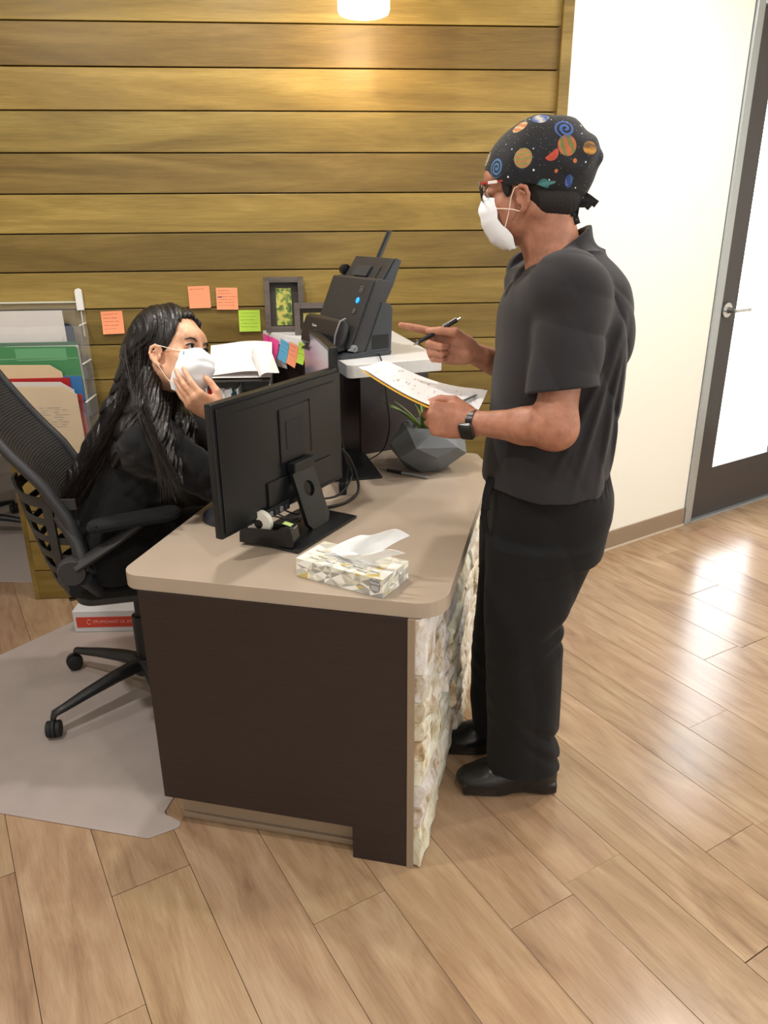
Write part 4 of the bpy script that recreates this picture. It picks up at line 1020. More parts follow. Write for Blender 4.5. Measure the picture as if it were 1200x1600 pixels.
def skin_mat(name, c1, c2, c3, rough=.48):
    t = NT(name); tc = t.n('ShaderNodeTexCoord').outputs['Object']
    a = t.noise(tc, 26, 4, .6).outputs[0]
    t.l(t.ramp(a, [(.30, c1), (.5, c2), (.72, c3)]).outputs[0], t.b.inputs['Base Color'])
    t.set(Roughness=rough); t.b.inputs['Subsurface Weight'].default_value = .12; t.b.inputs['Subsurface Radius'].default_value = (.012, .005, .003); t.b.inputs['Subsurface Scale'].default_value = 1.0
    t.b.inputs['Specular IOR Level'].default_value = .4
    t.bump(t.noise(tc, 420, 3, .6).outputs[0], .12, .0006); return t.m
def cloth_mat(name, c, rough=.85, sheen=.2, nz=.25):
    t = NT(name); tc = t.n('ShaderNodeTexCoord').outputs['Object']
    t.set(Base_Color=c, Roughness=rough); t.b.inputs['Sheen Weight'].default_value = sheen; t.b.inputs['Sheen Roughness'].default_value = .5
    t.b.inputs['Specular IOR Level'].default_value = .3
    t.bump(t.noise(tc, 900, 2, .6).outputs[0], nz, .0006); return t.m

# ================================================================== the standing man
M_skinm = skin_mat('warm_brown_skin', srgb(146, 96, 74), srgb(170, 116, 92), srgb(186, 132, 108))
M_scrub = cloth_mat('charcoal_scrub_cloth', srgb(37, 35, 38), .8, .10); M_scrubp = cloth_mat('black_scrub_cloth', srgb(14, 14, 16), .82, .04)
M_clog = plain('black_clog_leather', srgb(20, 20, 20), .3)
man = thing('person', 'standing person in dark grey scrubs, planet print cap and white mask, pointing across the desk', 'person', (.40, 1.88, 0))
def rel(o, par):      # keep world coordinates while parenting
    o.matrix_parent_inverse = par.matrix_world.inverted() if par.matrix_world != Matrix.Identity(4) else Matrix.Translation(-par.location); return o
def wbuild(F, name, mat, par, relax=1):
    o = F.build(name, mat, par, relax); o.matrix_parent_inverse = Matrix.Translation(-par.location); return o
def mbuild(mb, name, mat, par, smooth=None, M=None):
    o = mb.build(name, mat, par, smooth); o.matrix_parent_inverse = Matrix.Translation(-par.location)
    if M is not None: o.matrix_basis = M
    return o
# head frame: looking along -x, tipped a little down; his left ear is on the camera's side
_hx = nrm((-.935, .30, -.19)); _hz = nrm((-.20, .05, 1)); _hy = nrm(np.cross(_hz, _hx)); _hz = np.cross(_hx, _hy)
HM = Frm((.3395, 1.885, 1.6145), _hx, _hy, _hz, 1.02)
LSH, LEL, LWR = A3(.405, 1.715, 1.400), A3(.380, 1.655, 1.114), A3(.205, 1.770, 1.098)
RSH, REL, RWR = A3(.405, 2.055, 1.400), A3(.415, 2.125, 1.130), A3(.215, 2.000, 1.232)
FB = Field((.0, 1.56, 0.0), (.66, 2.22, 1.80), .003)
# trunk and legs
FB.loft([(.86, .45, 1.88, .115, .165), (.98, .44, 1.88, .105, .150), (1.10, .435, 1.88, .105, .145), (1.25, .43, 1.88, .118, .165), (1.36, .425, 1.88, .110, .170), (1.43, .425, 1.88, .080, .120), (1.47, .415, 1.88, .055, .065)], .03)
for sy, ky, ay, dx in ((1.80, 1.80, 1.805, .0), (1.96, 1.965, 1.985, -.028)):
    FB.cone((.44, sy, .88), (.375, ky, .50), .085, .055, .03); FB.cone((.375, ky, .50), (.392 + dx, ay, .09), .052, .034, .02)
    FB.cone((.40 + dx, ay, .055), (.28 + dx, ay, .045), .028, .022, .02)
FB.cone((.415, 1.88, 1.42), tuple(HM(-.028, 0, -.045)), .060, .056, .03)
FB.cone((.40, 1.88, 1.44), tuple(HM(.0, 0, -.07)), .052, .050, .03)
head(FB, HM)
for sh, el, wr in ((LSH, LEL, LWR), (RSH, REL, RWR)):
    FB.cone(sh, el, .053, .043, .02); FB.ell(el + A3(.002, 0, .002), (.038, .037, .036), .03)
    mid = el + (wr - el) * .35
    FB.cone(el, mid, .037, .0385, .04); FB.cone(mid, wr, .040, .0255, .02)
    FB.ell(wr, (.024, .024, .026), .02)
FB.cone(LSH, A3(.42, 1.80, 1.41), .055, .06, .04); FB.cone(RSH, A3(.42, 1.96, 1.41), .055, .06, .04)
# left hand grips the papers: back of the hand to the camera, fingers curled under
hx = nrm((-.95, -.02, .14)); hz = nrm((.02, -.93, .22)); hy = nrm(np.cross(hx, hz)); hz = nrm(np.cross(hy, hx)); hy = nrm((0.14, .25, 1)) ; hy = nrm(hy - hx * (hy @ hx)); hz = np.cross(hy, hx)
HL = Frm(LWR, hx, hy, hz, 1.0)
hand(FB, HL, [(72, 88, 50), (78, 88, 50), (82, 88, 50), (86, 84, 50)], [(.012, .026, -.010), (.042, .046, -.020), (.074, .046, -.028), (.098, .036, -.036)], radii=1.08)
# right hand points: palm to the camera, thumb up
hx = nrm((-.93, -.05, .20)); hy = nrm((.20, -.12, .95)); hy = nrm(hy - hx * (hy @ hx)); hz = np.cross(hx, hy)
HR = Frm(RWR, hx, hy, hz, 1.02)
hand(FB, HR, [(6, 6, 4), (78, 92, 50), (82, 95, 50), (84, 92, 50)], [(.012, .022, -.010), (.046, .044, -.026), (.080, .040, -.026), (.108, .032, -.022)], radii=1.08, spread=(3, 0, -2, -5))
wbuild(FB, 'body', M_skinm, man)
# scrub top
FS = Field((.20, 1.55, .84), (.68, 2.22, 1.58), .0035)
FS.loft([(.925, .408, 1.88, .150, .198), (1.00, .413, 1.88, .152, .194), (1.12, .422, 1.88, .150, .190), (1.25, .424, 1.88, .148, .190), (1.35, .424, 1.88, .140, .188), (1.41, .428, 1.88, .122, .178), (1.45, .432, 1.88, .092, .120), (1.475, .435, 1.88, .070, .085)], .03, p=2.3)
FS.ell((.50, 1.88, 1.30), (.078, .14, .14), .05)
FS.ell((.40, 1.74, 1.405), (.085, .10, .075), .04); FS.ell((.40, 2.02, 1.405), (.085, .10, .075), .04)
FS.displace(fold((1, .45, .45), 34, .0060, (6, 7, 5), 1.0, .55)); FS.displace(fold((.6, .3, 1), 24, .0042, (8, 7, 7), 2.6, .6))
def drape(X, Y, Z):     # long folds running down the back and a crease from shoulder to waist
    r = 0
    for x0, sl_, w_, am in ((.520, .06, .010, .012), (.485, .22, .010, .011), (.545, -.04, .008, .009), (.455, .38, .011, .009)):
        xx = X - (x0 + sl_ * (Z - 1.15)); r = r - am * np.exp(-(xx / w_) ** 2) * np.clip((1.36 - Z) / .1, 0, 1) * np.clip((Z - .94) / .14, .15, 1)
    return r
FS.displace(drape)
for sh, el, s_ in ((LSH, LEL, -1), (RSH, REL, 1)):
    F2 = Field((.20, 1.55, .84), (.68, 2.22, 1.58), .0035)
    n = el - sh
    F2.ell(sh + A3(.0, -s_ * .01, .008), (.074, .068, .070), .03)
    F2.cone(sh + A3(.005, 0, 0), sh + n * .9, .069, .073, .03)
    F2.cone(sh + A3(.028, 0, -.03), sh + n * .9 + A3(.018, 0, 0), .052, .060, .03)
    F2.displace(fold((.3, .2, 1), 34, .0045, (9, 6, 7), 4.2 + s_, .6)); F2.displace(fold((1, 0, .6), 44, .0032, (9, 6, 7), 1.2 + s_, .6))
    q = sh + n * .715; nn = nrm(n + A3(.055, 0, 0)); F2.half(q, nn)
    F2.cone(sh + n * .66, sh + n * .80, .050, .058, .004, 'sub')
    hh = np.maximum(.018 - np.abs(FS.D - F2.D), 0) / .018; FS.D = np.minimum(FS.D, F2.D) - hh * hh * .018 * .25
FS.cone((.425, 1.883, 1.44), (.408, 1.883, 1.56), .074, .0655, .03)
FS.half((.45, 1.88, 1.516), (-.54, 0, .84), lo=(.20, 1.76, 1.38), hi=(.68, 2.0, 1.62))
FS.cone((.398, 1.885, 1.60), (.412, 1.885, 1.44), .0605, .0630, .004, 'sub')
FS.cone((.345, 1.885, 1.52), (.30, 1.885, 1.385), .052, .012, .01, 'sub')
wbuild(FS, 'scrub_top', M_scrub, man)
# trousers
FT = Field((.20, 1.66, .05), (.66, 2.12, 1.02), .004)
FT.loft([(.74, .425, 1.88, .150, .168), (.84, .428, 1.88, .156, .180), (.90, .425, 1.88, .157, .182), (.96, .415, 1.88, .150, .180), (1.0, .415, 1.88, .146, .176)], .02, p=2.2)
FT.ell((.495, 1.88, .86), (.085, .15, .085), .03)
FT.loft([(.085, .394, 1.805, .104, .080), (.20, .388, 1.805, .100, .082), (.32, .380, 1.80, .099, .084), (.45, .374, 1.80, .100, .086), (.55, .372, 1.80, .106, .090), (.66, .385, 1.80, .122, .096), (.78, .405, 1.80, .140, .098)], .03, p=2.2)
FT.loft([(.075, .365, 1.985, .094, .076), (.20, .352, 1.98, .096, .080), (.32, .356, 1.975, .098, .082), (.45, .366, 1.97, .100, .086), (.55, .372, 1.97, .106, .090), (.66, .385, 1.96, .122, .094), (.78, .405, 1.96, .140, .096)], .022, p=2.2)
FT.displace(fold((.8, .3, .5), 20, .0035, (5, 6, 4), .4, .9)); FT.displace(fold((1, .5, .2), 34, .0018, (6, 6, 5), 3.1))
def gather(X, Y, Z):
    w = np.clip(1 - np.abs(Z - .955) / .05, 0, 1); a = np.arctan2(Y - 1.88, X - .415); return w * .0035 * np.sin(a * 46 + Z * 30)
FT.displace(gather)
def knee(X, Y, Z):     # breaks of cloth behind the knee and over the shoe
    r = 0
    for zc, sl_, w_, am in ((.545, .55, .020, .014), (.49, .5, .016, .012), (.215, -.75, .018, .014), (.15, -.8, .014, .010)):
        zz = Z - (zc + sl_ * (X - .44)); r = r + am * np.exp(-(zz / w_) ** 2) * np.clip((X - .36) / .08, -.2, 1)
    return r
FT.displace(knee)
wbuild(FT, 'scrub_trousers', M_scrubp, man)
# drawstring ends at the waist
MBd = MB()
MBd.sheet(lambda u, v: (.258 - .012 * math.sin(v * 2) + .016 * u, 1.80 - .012 * u, .955 - .085 * v), 3, 8, .003); MBd.sheet(lambda u, v: (.268 - .022 * math.sin(v * 2.5) + .014 * u, 1.815 - .01 * u, .95 - .150 * v), 3, 8, .003)
mbuild(MBd, 'drawstring', M_scrubp, man, 50)
# chest pocket seam and neck trim
# clogs
def clog(nm, x0, x1, y, par, yaw=0):
    L_ = x1 - x0; F = Field((x0 - .03, y - .08, -.005), (x1 + .03, y + .08, .13), .003)
    F.ell((x0 + .075, y, .040), (.078, .050, .036), .02); F.cone((x0 + .10, y, .050), (x1 - .05, y, .062), .044, .038, .03); F.ell((x1 - .045, y, .048), (.050, .038, .046), .02)
    F.loft([(x0 + .015, y, .022, .040, .020), (x0 + .12, y, .020, .046, .020), (x1 - .10, y, .024, .036, .016), (x1 - .03, y, .020, .040, .020), (x1 + .0, y, .020, .034, .018)], .006, ax=0, p=5)
    F.half((0, 0, .0), (0, 0, -1)); F.cone((x1 - .125, y - .06, -.004), (x1 - .125, y + .06, -.004), .014, .014, .004, 'sub')
    F.cone((x1 - .06, y, .16), (x1 - .06, y, .075), .040, .034, .01, 'sub')
    o = wbuild(F, nm, M_clog, par); return o
clog('clog', .205, .490, 1.803, man); clog('clog', .180, .450, 1.985, man)
# hair under the cap
FH = Field((.20, 1.78, 1.48), (.46, 1.99, 1.78), .003)
E_ = lambda c, r, kk=.01, op='add': FH.ell(HM(*c), A3(*r) * HM.k, kk, op, HM.M)
E_((-.028, 0, .020), (.092, .0785, .080), .01); E_((.0, 0, .035), (.080, .0765, .070), .01)
E_((-.058, 0, -.030), (.052, .063, .052), .02); E_((-.030, 0, -.030), (.050, .072, .045), .02)
for s_ in (1, -1): E_((.044, .064 * s_, .014), (.011, .010, .026), .006)
for s_ in (1, -1): E_((.018, .090 * s_, -.024), (.030, .026, .034), .004, 'sub')
E_((.12, 0, -.03), (.088, .10, .12), .0, 'sub')
FH.displace(lambda X, Y, Z: .0012 * np.sin(X * 700 + 3 * np.sin(Z * 160)) * np.sin(Z * 520 + Y * 300))
M_hairm = plain('short_dark_hair', srgb(30, 24, 22), .75, nz=.8, nscale=700)
wbuild(FH, 'hair', M_hairm, man)
# ------------------------------------------------------------------ cap, mask, glasses, watch
def cap_material():
    t = NT('planet_print_cotton'); tc = t.n('ShaderNodeTexCoord').outputs['Object']
    base = t.ramp(t.noise(tc, 16, 5, .6).outputs[0], [(.46, srgb(8, 8, 12)), (.62, srgb(16, 18, 28)), (.80, srgb(46, 58, 88))]).outputs[0]
    vo = t.n('ShaderNodeTexVoronoi'); vo.inputs['Scale'].default_value = 62; t.l(tc, vo.inputs['Vector'])
    star = t.math('MULTIPLY', t.math('LESS_THAN', vo.outputs['Distance'], .13), t.math('GREATER_THAN', t.noise(tc, 30, 1).outputs[0], .50))
    col = t.mix(star, base, (.8, .85, .9, 1))
    vo2 = t.n('ShaderNodeTexVoronoi'); vo2.inputs['Scale'].default_value = 150; t.l(tc, vo2.inputs['Vector'])
    col = t.mix(t.math('MULTIPLY', t.math('LESS_THAN', vo2.outputs['Distance'], .10), .6), col, (.6, .65, .7, 1))
    def disc(c, r, sy, a, b, freq, dirn, kind='planet'):
        nonlocal col
        d = t.n('ShaderNodeVectorMath'); d.operation = 'SUBTRACT'; t.l(tc, d.inputs[0]); d.inputs[1].default_value = c
        m = t.n('ShaderNodeMapping'); m.inputs['Rotation'].default_value = (0, R(dirn), 0); m.inputs['Scale'].default_value = (1, 1, sy); t.l(d.outputs[0], m.inputs['Vector'])
        ln = t.n('ShaderNodeVectorMath'); ln.operation = 'LENGTH'; t.l(m.outputs[0], ln.inputs[0])
        mask = t.math('LESS_THAN', ln.outputs['Value'], r)
        sp = t.n('ShaderNodeSeparateXYZ'); t.l(m.outputs[0], sp.inputs[0])
        if kind == 'spiral':
            an = t.math('ARCTAN2', sp.outputs[2], sp.outputs[0]); ph = t.math('ADD', t.math('MULTIPLY', ln.outputs['Value'], 6.283 / (r * .42)), an)
            w = t.math('GREATER_THAN', t.math('SINE', ph), .0); mask = t.math('MULTIPLY', mask, t.math('ADD', .25, t.math('MULTIPLY', w, .75)))
            c2 = t.mix(w, a, b)
        elif kind == 'half':
            mask = t.math('MULTIPLY', mask, t.math('LESS_THAN', sp.outputs[2], 0.0)); c2 = t.mix(.5, a, b)
        else:
            n = t.noise(m.outputs[0], 90, 2).outputs[0]
            w = t.math('SINE', t.math('ADD', t.math('MULTIPLY', sp.outputs[2], freq), t.math('MULTIPLY', n, 4)))
            c2 = t.mix(t.math('ADD', .5, t.math('MULTIPLY', w, .5)), a, b)
        col = t.mix(t.math('MULTIPLY', mask, .9), col, t.mix(t.noise(m.outputs[0], 140, 3).outputs[0], c2, t.mix(.55, c2, (.02, .02, .03, 1))))
    o, g, r_, b_, y_ = srgb(226, 128, 66), srgb(96, 130, 60), srgb(206, 66, 44), srgb(84, 140, 196), srgb(234, 206, 150)
    disc((.002, .048, .118), .0175, 1.2, o, y_, 500, 30); disc((-.001, .088, .055), .0195, 1.0, srgb(222, 150, 96), srgb(170, 172, 96), 700, 5)
    disc((-.058, .087, .052), .0155, 1.0, r_, srgb(226, 96, 60), 10, -28, 'half'); disc((-.092, .074, .061), .021, 1.0, srgb(110, 140, 70), srgb(222, 110, 60), 420, 80)
    disc((.060, .064, .050), .020, 1.0, srgb(18, 30, 70), b_, 10, 0, 'spiral'); disc((-.035, .084, -.004), .0125, 1.0, srgb(44, 110, 112), srgb(60, 140, 134), 200, -30)
    disc((-.035, .084, -.004), .026, 6.5, srgb(60, 120, 124), srgb(90, 160, 160), 10, -35)
    disc((-.065, .086, .016), .0042, 1.0, r_, o, 10, 0); disc((-.104, .070, .029), .0050, 1.0, r_, o, 10, 0)
    disc((-.040, .042, .126), .018, 1.0, srgb(60, 100, 180), srgb(230, 226, 210), 300, 60); disc((-.088, .058, .092), .022, 1.0, srgb(14, 20, 40), srgb(70, 110, 190), 10, 0, 'spiral')
    disc((-.126, .034, .046), .020, 1.2, srgb(120, 80, 30), srgb(226, 160, 50), 260, 20); disc((-.088, .070, -.012), .010, .6, b_, srgb(40, 70, 150), 200, 90)
    for k_, (x, y, z) in enumerate(((.05, -.07, .05), (-.01, -.088, .07), (-.06, -.085, .03), (.06, 0, .11), (-.09, -.05, .08), (-.03, -.04, .125), (-.12, -.04, .03), (.085, .02, .075))):
        disc((x, y, z), .016, 1.0, (o, g, r_, b_)[k_ % 4], (y_, o, b_, y_)[k_ % 4], 400, 20 * k_, 'spiral' if k_ % 4 == 3 else 'planet')
    t.l(col, t.b.inputs['Base Color']); t.set(Roughness=.8); t.b.inputs['Sheen Weight'].default_value = .1
    t.bump(t.noise(tc, 700, 2).outputs[0], .15, .0005); return t.m
HI = Frm((0, 0, 0), (1, 0, 0), (0, 1, 0), (0, 0, 1), 1.0)
def local_build(F, name, mat, par, H, relax=1):
    o = F.build(name, mat, par, relax); o.matrix_parent_inverse = Matrix.Translation(-par.location); o.matrix_basis = H.mat(); return o
FC = Field((-.17, -.11, -.11), (.12, .11, .16), .0022)
FC.ell((-.018, 0, .032), (.1185, .0910, .099), .01)
FC.ell((-.032, 0, .046), (.102, .088, .090), .02)
FC.cone((-.085, 0, .055), (-.146, .0, .030), .052, .008, .02); FC.cone((-.10, 0, .04), (-.092, 0, -.03), .045, .022, .03)
def capfold(X, Y, Z):
    r = np.clip((-X - .02) / .08, 0, 1)
    return -.0016 * r * np.sin(Z * 95 + Y * 60 + 3 * np.sin(X * 40)) + .0012 * np.sin(X * 70 + Z * 50)
FC.displace(capfold)
q = FC.reg(FC.lo, FC.lo + FC.h * FC.n); _sl, X_, Y_, Z_ = q
edge = .058 + .50 * (X_ - .096) - .020 * np.exp(-((X_ - .045) / .035) ** 2) + 0 * Y_ - .012 * np.clip((-X_ - .02) / .08, 0, 1)
FC.D = np.maximum(FC.D, ((edge - Z_) * .86 + 0 * Y_).astype(np.float32))
inner = Field((-.17, -.11, -.11), (.12, .11, .16), .0022); inner.ell((-.022, 0, .028), (.1085, .083, .092), .01)
FC.D = np.maximum(FC.D, -inner.D)
M_cap = cap_material(); cap = local_build(FC, 'surgical_cap', M_cap, man, HM)
kn = MB()
def ribbon(pts, w, th=.0015):
    P = [Vector(p) for p in pts]
    def fn(u, v):
        i = min(int(v * (len(P) - 1)), len(P) - 2); t = v * (len(P) - 1) - i; p = P[i].lerp(P[i + 1], t)
        d = (P[i + 1] - P[i]).normalized(); s_ = d.cross(Vector((.2, 1, .1))).normalized()
        return p + s_ * (u - .5) * w + Vector((0, .003 * math.sin(6 * v + 4 * u), 0))
    kn.sheet(fn, 3, 14, th)
ribbon([(-.088, .012, -.040), (-.108, .016, -.040), (-.122, .014, -.052), (-.134, .012, -.064)], .016); ribbon([(-.086, .010, -.044), (-.10, .018, -.056), (-.112, .02, -.058), (-.120, .022, -.068)], .014)
ribbon([(-.086, .008, -.044), (-.090, .012, -.062), (-.086, .014, -.078), (-.090, .012, -.096)], .013); ribbon([(-.084, .016, -.040), (-.080, .022, -.06), (-.084, .024, -.078)], .011)
kn.lathe([(0, -.011), (.009, -.008), (.012, 0), (.009, .008), (0, .011)], 14, T((-.090, .010, -.043)) @ RX(60), cap=False)
o = kn.build('cap_ties', M_cap, cap, 60)
M_mask = plain('white_mask_fabric', srgb(242, 244, 248), .85, nz=.2, nscale=500); M_elas = plain('mask_elastic', srgb(240, 222, 205), .7)
def mask(H, par, pr, sd, fl, seed=0, pleat=.0012, name='face_mask', puff=.004):
    """pr: centre profile (x,z) top to bottom, sd: side edge (x,y,z) top to bottom, fl: extra bulge of the lower flap"""
    def itp(P, v):
        v = v * (len(P) - 1); i = min(int(v), len(P) - 2); t = v - i; return Vector(P[i]).lerp(Vector(P[i + 1]), t)
    def fn(u, v):
        c = itp([(x, 0, z) for x, z in pr], v); s_ = 2 * u - 1; a = abs(s_)
        e = itp(sd, v); e = Vector((e.x, e.y * (1 if s_ > 0 else -1), e.z))
        t = a ** 1.35; p = c.lerp(e, t); p.y = e.y * math.sin(a * math.pi / 2) ** .9
        p.x += puff * math.sin(math.pi * a) + pleat * (abs(((v * 4.2 + .15 * s_) % 1) * 2 - 1) * 2 - 1) * (1 - a * .4) + .0014 * math.sin(9 * s_ + 7 * v + seed)
        p.z += .0015 * math.sin(7 * s_ + seed)
        if fl: p.x -= fl * a ** 3 * v ** 3 * .4
        return p
    o = MB().sheet(fn, 40, 30, .0012).build(name, M_mask, par, 70); o.matrix_parent_inverse = Matrix.Translation(-par.location); o.matrix_basis = H.mat()
    return o
pr = [(.103, .006), (.115, -.010), (.125, -.030), (.121, -.056), (.114, -.080), (.102, -.102), (.080, -.120), (.060, -.121)]
sd = [(.076, .050, -.010), (.074, .058, -.022), (.073, .062, -.036), (.072, .063, -.052), (.066, .063, -.066), (.056, .063, -.076), (.046, .061, -.096), (.046, .054, -.120)]
mk = mask(HM, man, pr, sd, .0, 1.2)
el_ = MB()
for s_ in (1, -1):
    el_ = MB(); el_.tube([(.076, .060 * s_, -.030), (.055, .071 * s_, -.034), (.034, .079 * s_, -.040), (.022, .082 * s_, -.046)], .0011, 6)
    el_.tube([(.060, .064 * s_, -.072), (.047, .070 * s_, -.045), (.036, .079 * s_, -.015), (.026, .083 * s_, .002), (.012, .082 * s_, .006)], .0011, 6)
    el_.build('ear_loop', M_elas, mk, 60)
M_iris = NT('eye'); _tc = M_iris.n('ShaderNodeTexCoord').outputs['Object']; _sx = M_iris.n('ShaderNodeSeparateXYZ'); M_iris.l(_tc, _sx.inputs[0])
M_iris.l(M_iris.ramp(M_iris.math('MULTIPLY', _sx.outputs[0], 90.0), [(.90, (.75, .70, .66, 1)), (.93, srgb(52, 30, 20)), (1.0, (.01, .01, .01, 1))]).outputs[0], M_iris.b.inputs['Base Color']); M_iris.set(Roughness=.15); M_iris = M_iris.m
def eye(H, y, par, r=.0122, z=.0065, x=.084):
    # eyeball set between the lids, turned with the head
    o = MB().lathe([(r * math.sin(a / 16 * math.pi), -r * math.cos(a / 16 * math.pi)) for a in range(17)], 24, RY(90), cap=False).build('eye', M_iris, par, 180)
    o.matrix_parent_inverse = Matrix.Translation(-par.location); o.matrix_basis = H.mat() @ T((x, y, z)); return o
for y in (.031, -.031): eye(HM, y, man)
M_brow = plain('eyebrow_hair', srgb(34, 24, 20), .8)
def brow(H, par, z=.028, x=.1):
    mb = MB()
    for s_ in (1, -1): mb.tube([(x, .016 * s_, z - .003), (x + .001, .026 * s_, z + .002), (x - .004, .038 * s_, z + .003), (x - .014, .050 * s_, z - .003)], [.0016, .0024, .0022, .0010], 6, flat=1.0)
    o = mb.build('eyebrows', M_brow, par, 60); o.matrix_parent_inverse = Matrix.Translation(-par.location); o.matrix_basis = H.mat()
brow(HM, man, .026, .0985)
M_red = plain('red_temple', srgb(170, 52, 44), .35); M_wht = plain('white_temple', srgb(238, 232, 228), .35)
gl = MB(); lens = MB()
for s_ in (1, -1):
    ring = [(.112 - .010 * abs(math.cos(a / 20 * 6.283) * .5 + .5) ** 1, s_ * (.034 + .027 * math.cos(a / 20 * 6.283)), .013 + .019 * math.sin(a / 20 * 6.283)) for a in range(20)]
    gl.tube(ring, .0021, 6, closed=True)
    lens.add(ring + [(.1065, s_ * .034, .013)], [(i, (i + 1) % 20, 20) for i in range(20)])
gl.tube([(.112, .008, .018), (.115, 0, .022), (.112, -.008, .018)], .002, 6)
go = gl.build('glasses', M_blk, man, 60); go.matrix_parent_inverse = Matrix.Translation(-man.location); go.matrix_basis = HM.mat()
for s_ in (1, -1):
    tp = MB(); tp.box((-.022, -.0015, -.0028), (0, .0015, .0028), T((.100, .063 * s_, .027)) @ RZ(18 * s_ * -1) @ RY(-6), bev=.0008)
    tp.box((-.060, -.0012, -.002), (0, .0012, .002), T((.064, .0730 * s_, .0225)) @ RZ(-5 * s_)); te = tp.build('temple', M_red, go)
    MB().box((-.020, -.0018, -.0030), (.001, .0018, .0030), T((.081, .0712 * s_, .0245)) @ RZ(-6 * s_) @ RY(-6), bev=.0008).build('white_band', M_wht, te)
MLn = NT('lens'); MLn.set(Base_Color=(1, 1, 1, 1), Roughness=.02, Alpha=.12); lens.build('lens', MLn.m, go)
# watch on the left wrist
wd_ = nrm(LEL - LWR); WX = LWR + wd_ * .006
Hw = Frm(WX, wd_, np.cross((0, 0, 1), wd_), (0, 0, 1)); _up = nrm(np.cross(Hw.M[:, 0], Hw.M[:, 1]))
# ring around the forearm axis ; y' towards the back of the wrist (camera side)
ax = wd_; dn = nrm(A3(-.10, -.82, -.50) - ax * (A3(-.10, -.82, -.50) @ ax)); sd_ = np.cross(ax, dn)
MWt = Matrix((Vector(dn), Vector(sd_), Vector(ax))).transposed().to_4x4(); MWt.translation = Vector(WX)
st = MB(); n = 36; rr_ = [(.0285, .0305)]
v = []; f = []
for j, (dr, dz) in enumerate(((0, -.0125), (.0026, -.0125), (.0026, .0125), (0, .0125))):
    for i in range(n):
        a = 2 * math.pi * i / n; v.append(((.0275 + dr) * math.cos(a), (.0300 + dr) * math.sin(a), dz))
for j in range(4):
    k_ = (j + 1) % 4
    for i in range(n): l_ = (i + 1) % n; f.append((j * n + i, j * n + l_, k_ * n + l_, k_ * n + i))
st.add(v, f)
wt = st.build('watch', plain('black_watch_strap', srgb(14, 14, 16), .35), man, 50); wt.matrix_parent_inverse = Matrix.Translation(-man.location); wt.matrix_basis = MWt
MB().prism(rounded([(-.021, -.018), (.021, -.018), (.021, .018), (-.021, .018)], .007), 0, .0090, T((.0285, -.006, 0)) @ RZ(-12) @ RY(90) @ RZ(90), bev=.0015).build('watch_case', plain('watch_steel', srgb(120, 122, 126), .25, .9), wt, 40)
MB().prism(rounded([(-.0198, -.0168), (.0198, -.0168), (.0198, .0168), (-.0198, .0168)], .006), .0085, .0104, T((.0285, -.006, 0)) @ RZ(-12) @ RY(90) @ RZ(90), bev=.0006).build('watch_glass', plain('black_watch_glass', srgb(8, 8, 10), .08), wt, 40)

# papers, envelope and pens in his hands
PL_, PN_, PFL, PFR = Vector((-.047, 1.80, 1.219)), Vector((.212, 1.755, 1.108)), Vector((.011, 1.985, 1.204)), Vector((.272, 1.98, 1.127))
def held(u, v, dz=0, du=0, dv=0):
    a = PL_.lerp(PN_, u + du); b = PFL.lerp(PFR, u + du); p = a.lerp(b, v + dv); p.z += dz - .016 * math.sin(math.pi * min(1, max(0, u))) + .012 * (v - .5) ** 2
    return p
M_yel = plain('yellow_envelope', srgb(232, 184, 66), .6)
o = MB().sheet(lambda u, v: held(u * .96 + .02, v, -.006, .0, .035), 16, 8, .0012).build('envelope', M_yel, None, 60); tag(o, 'yellow envelope held under the white papers in the left hand', 'envelope')
o = MB().sheet(lambda u, v: held(u * .98, v, -.004, .0, -.035), 16, 8, .0012).build('envelope', M_yel, None, 60); tag(o, 'lower yellow envelope whose edge runs along the near side of the papers', 'envelope')
o = MB().sheet(lambda u, v: held(u, v, -.0015, -.045, .02), 16, 8, .0005).build('paper_sheet', M_paper, None, 60); tag(o, 'white sheet sticking out leftmost from the bundle held over the planter', 'paper')
tpap = MB().sheet(lambda u, v: held(u, v, .001), 16, 8, .0005).build('paper_sheet', M_paper, None, 60); tag(tpap, 'top white printed form held over the planter in the left hand', 'paper')
rg = random.Random(2); pr_ = MB(); pg_ = MB()
def mark(mb, u, v, du, dv):
    mb.add([held(u, v, .0022), held(u + du, v, .0022), held(u + du, v + dv, .0022), held(u, v + dv, .0022)], [(0, 1, 2, 3)])
for cu in (.09, .16, .23, .30, .37, .46, .55, .63, .70, .78, .86, .92):
    for k_ in range(rg.randint(2, 5)):
        v0 = rg.uniform(.06, .85); mark(pr_ if rg.random() < .35 else pg_, cu + rg.uniform(-.02, .02), v0, .006, rg.uniform(.02, .09))
pr_.build('printed_text', plain('form_text', srgb(150, 138, 142), .7), tpap); pg_.build('printed_text', plain('form_text_faint', srgb(204, 188, 190), .7), tpap)
pen('pen', held(.80, .28, .006), held(.93, .74, .006), 'grey pen lying on the printed form next to the watch', (('barrel', 0, .9, .0035, .0035, M_alu), ('tip', .9, 1, .003, .001, M_gray)))
pb = pen('pen', (.078, 1.955, 1.253), (.196, 1.972, 1.316), 'black click pen held in the pointing right hand', (('tip', 0, .10, .0012, .0032, M_gray), ('grip', .10, .45, .0050, .0056, M_rub), ('barrel', .45, .92, .0056, .0052, plain('pen_black', srgb(12, 12, 14), .15)), ('button', .92, 1.0, .003, .003, M_chrome)))
MB().box((.085, -.002, .0055), (.125, .002, .0075), bev=.0006).build('clip', M_chrome, pb)

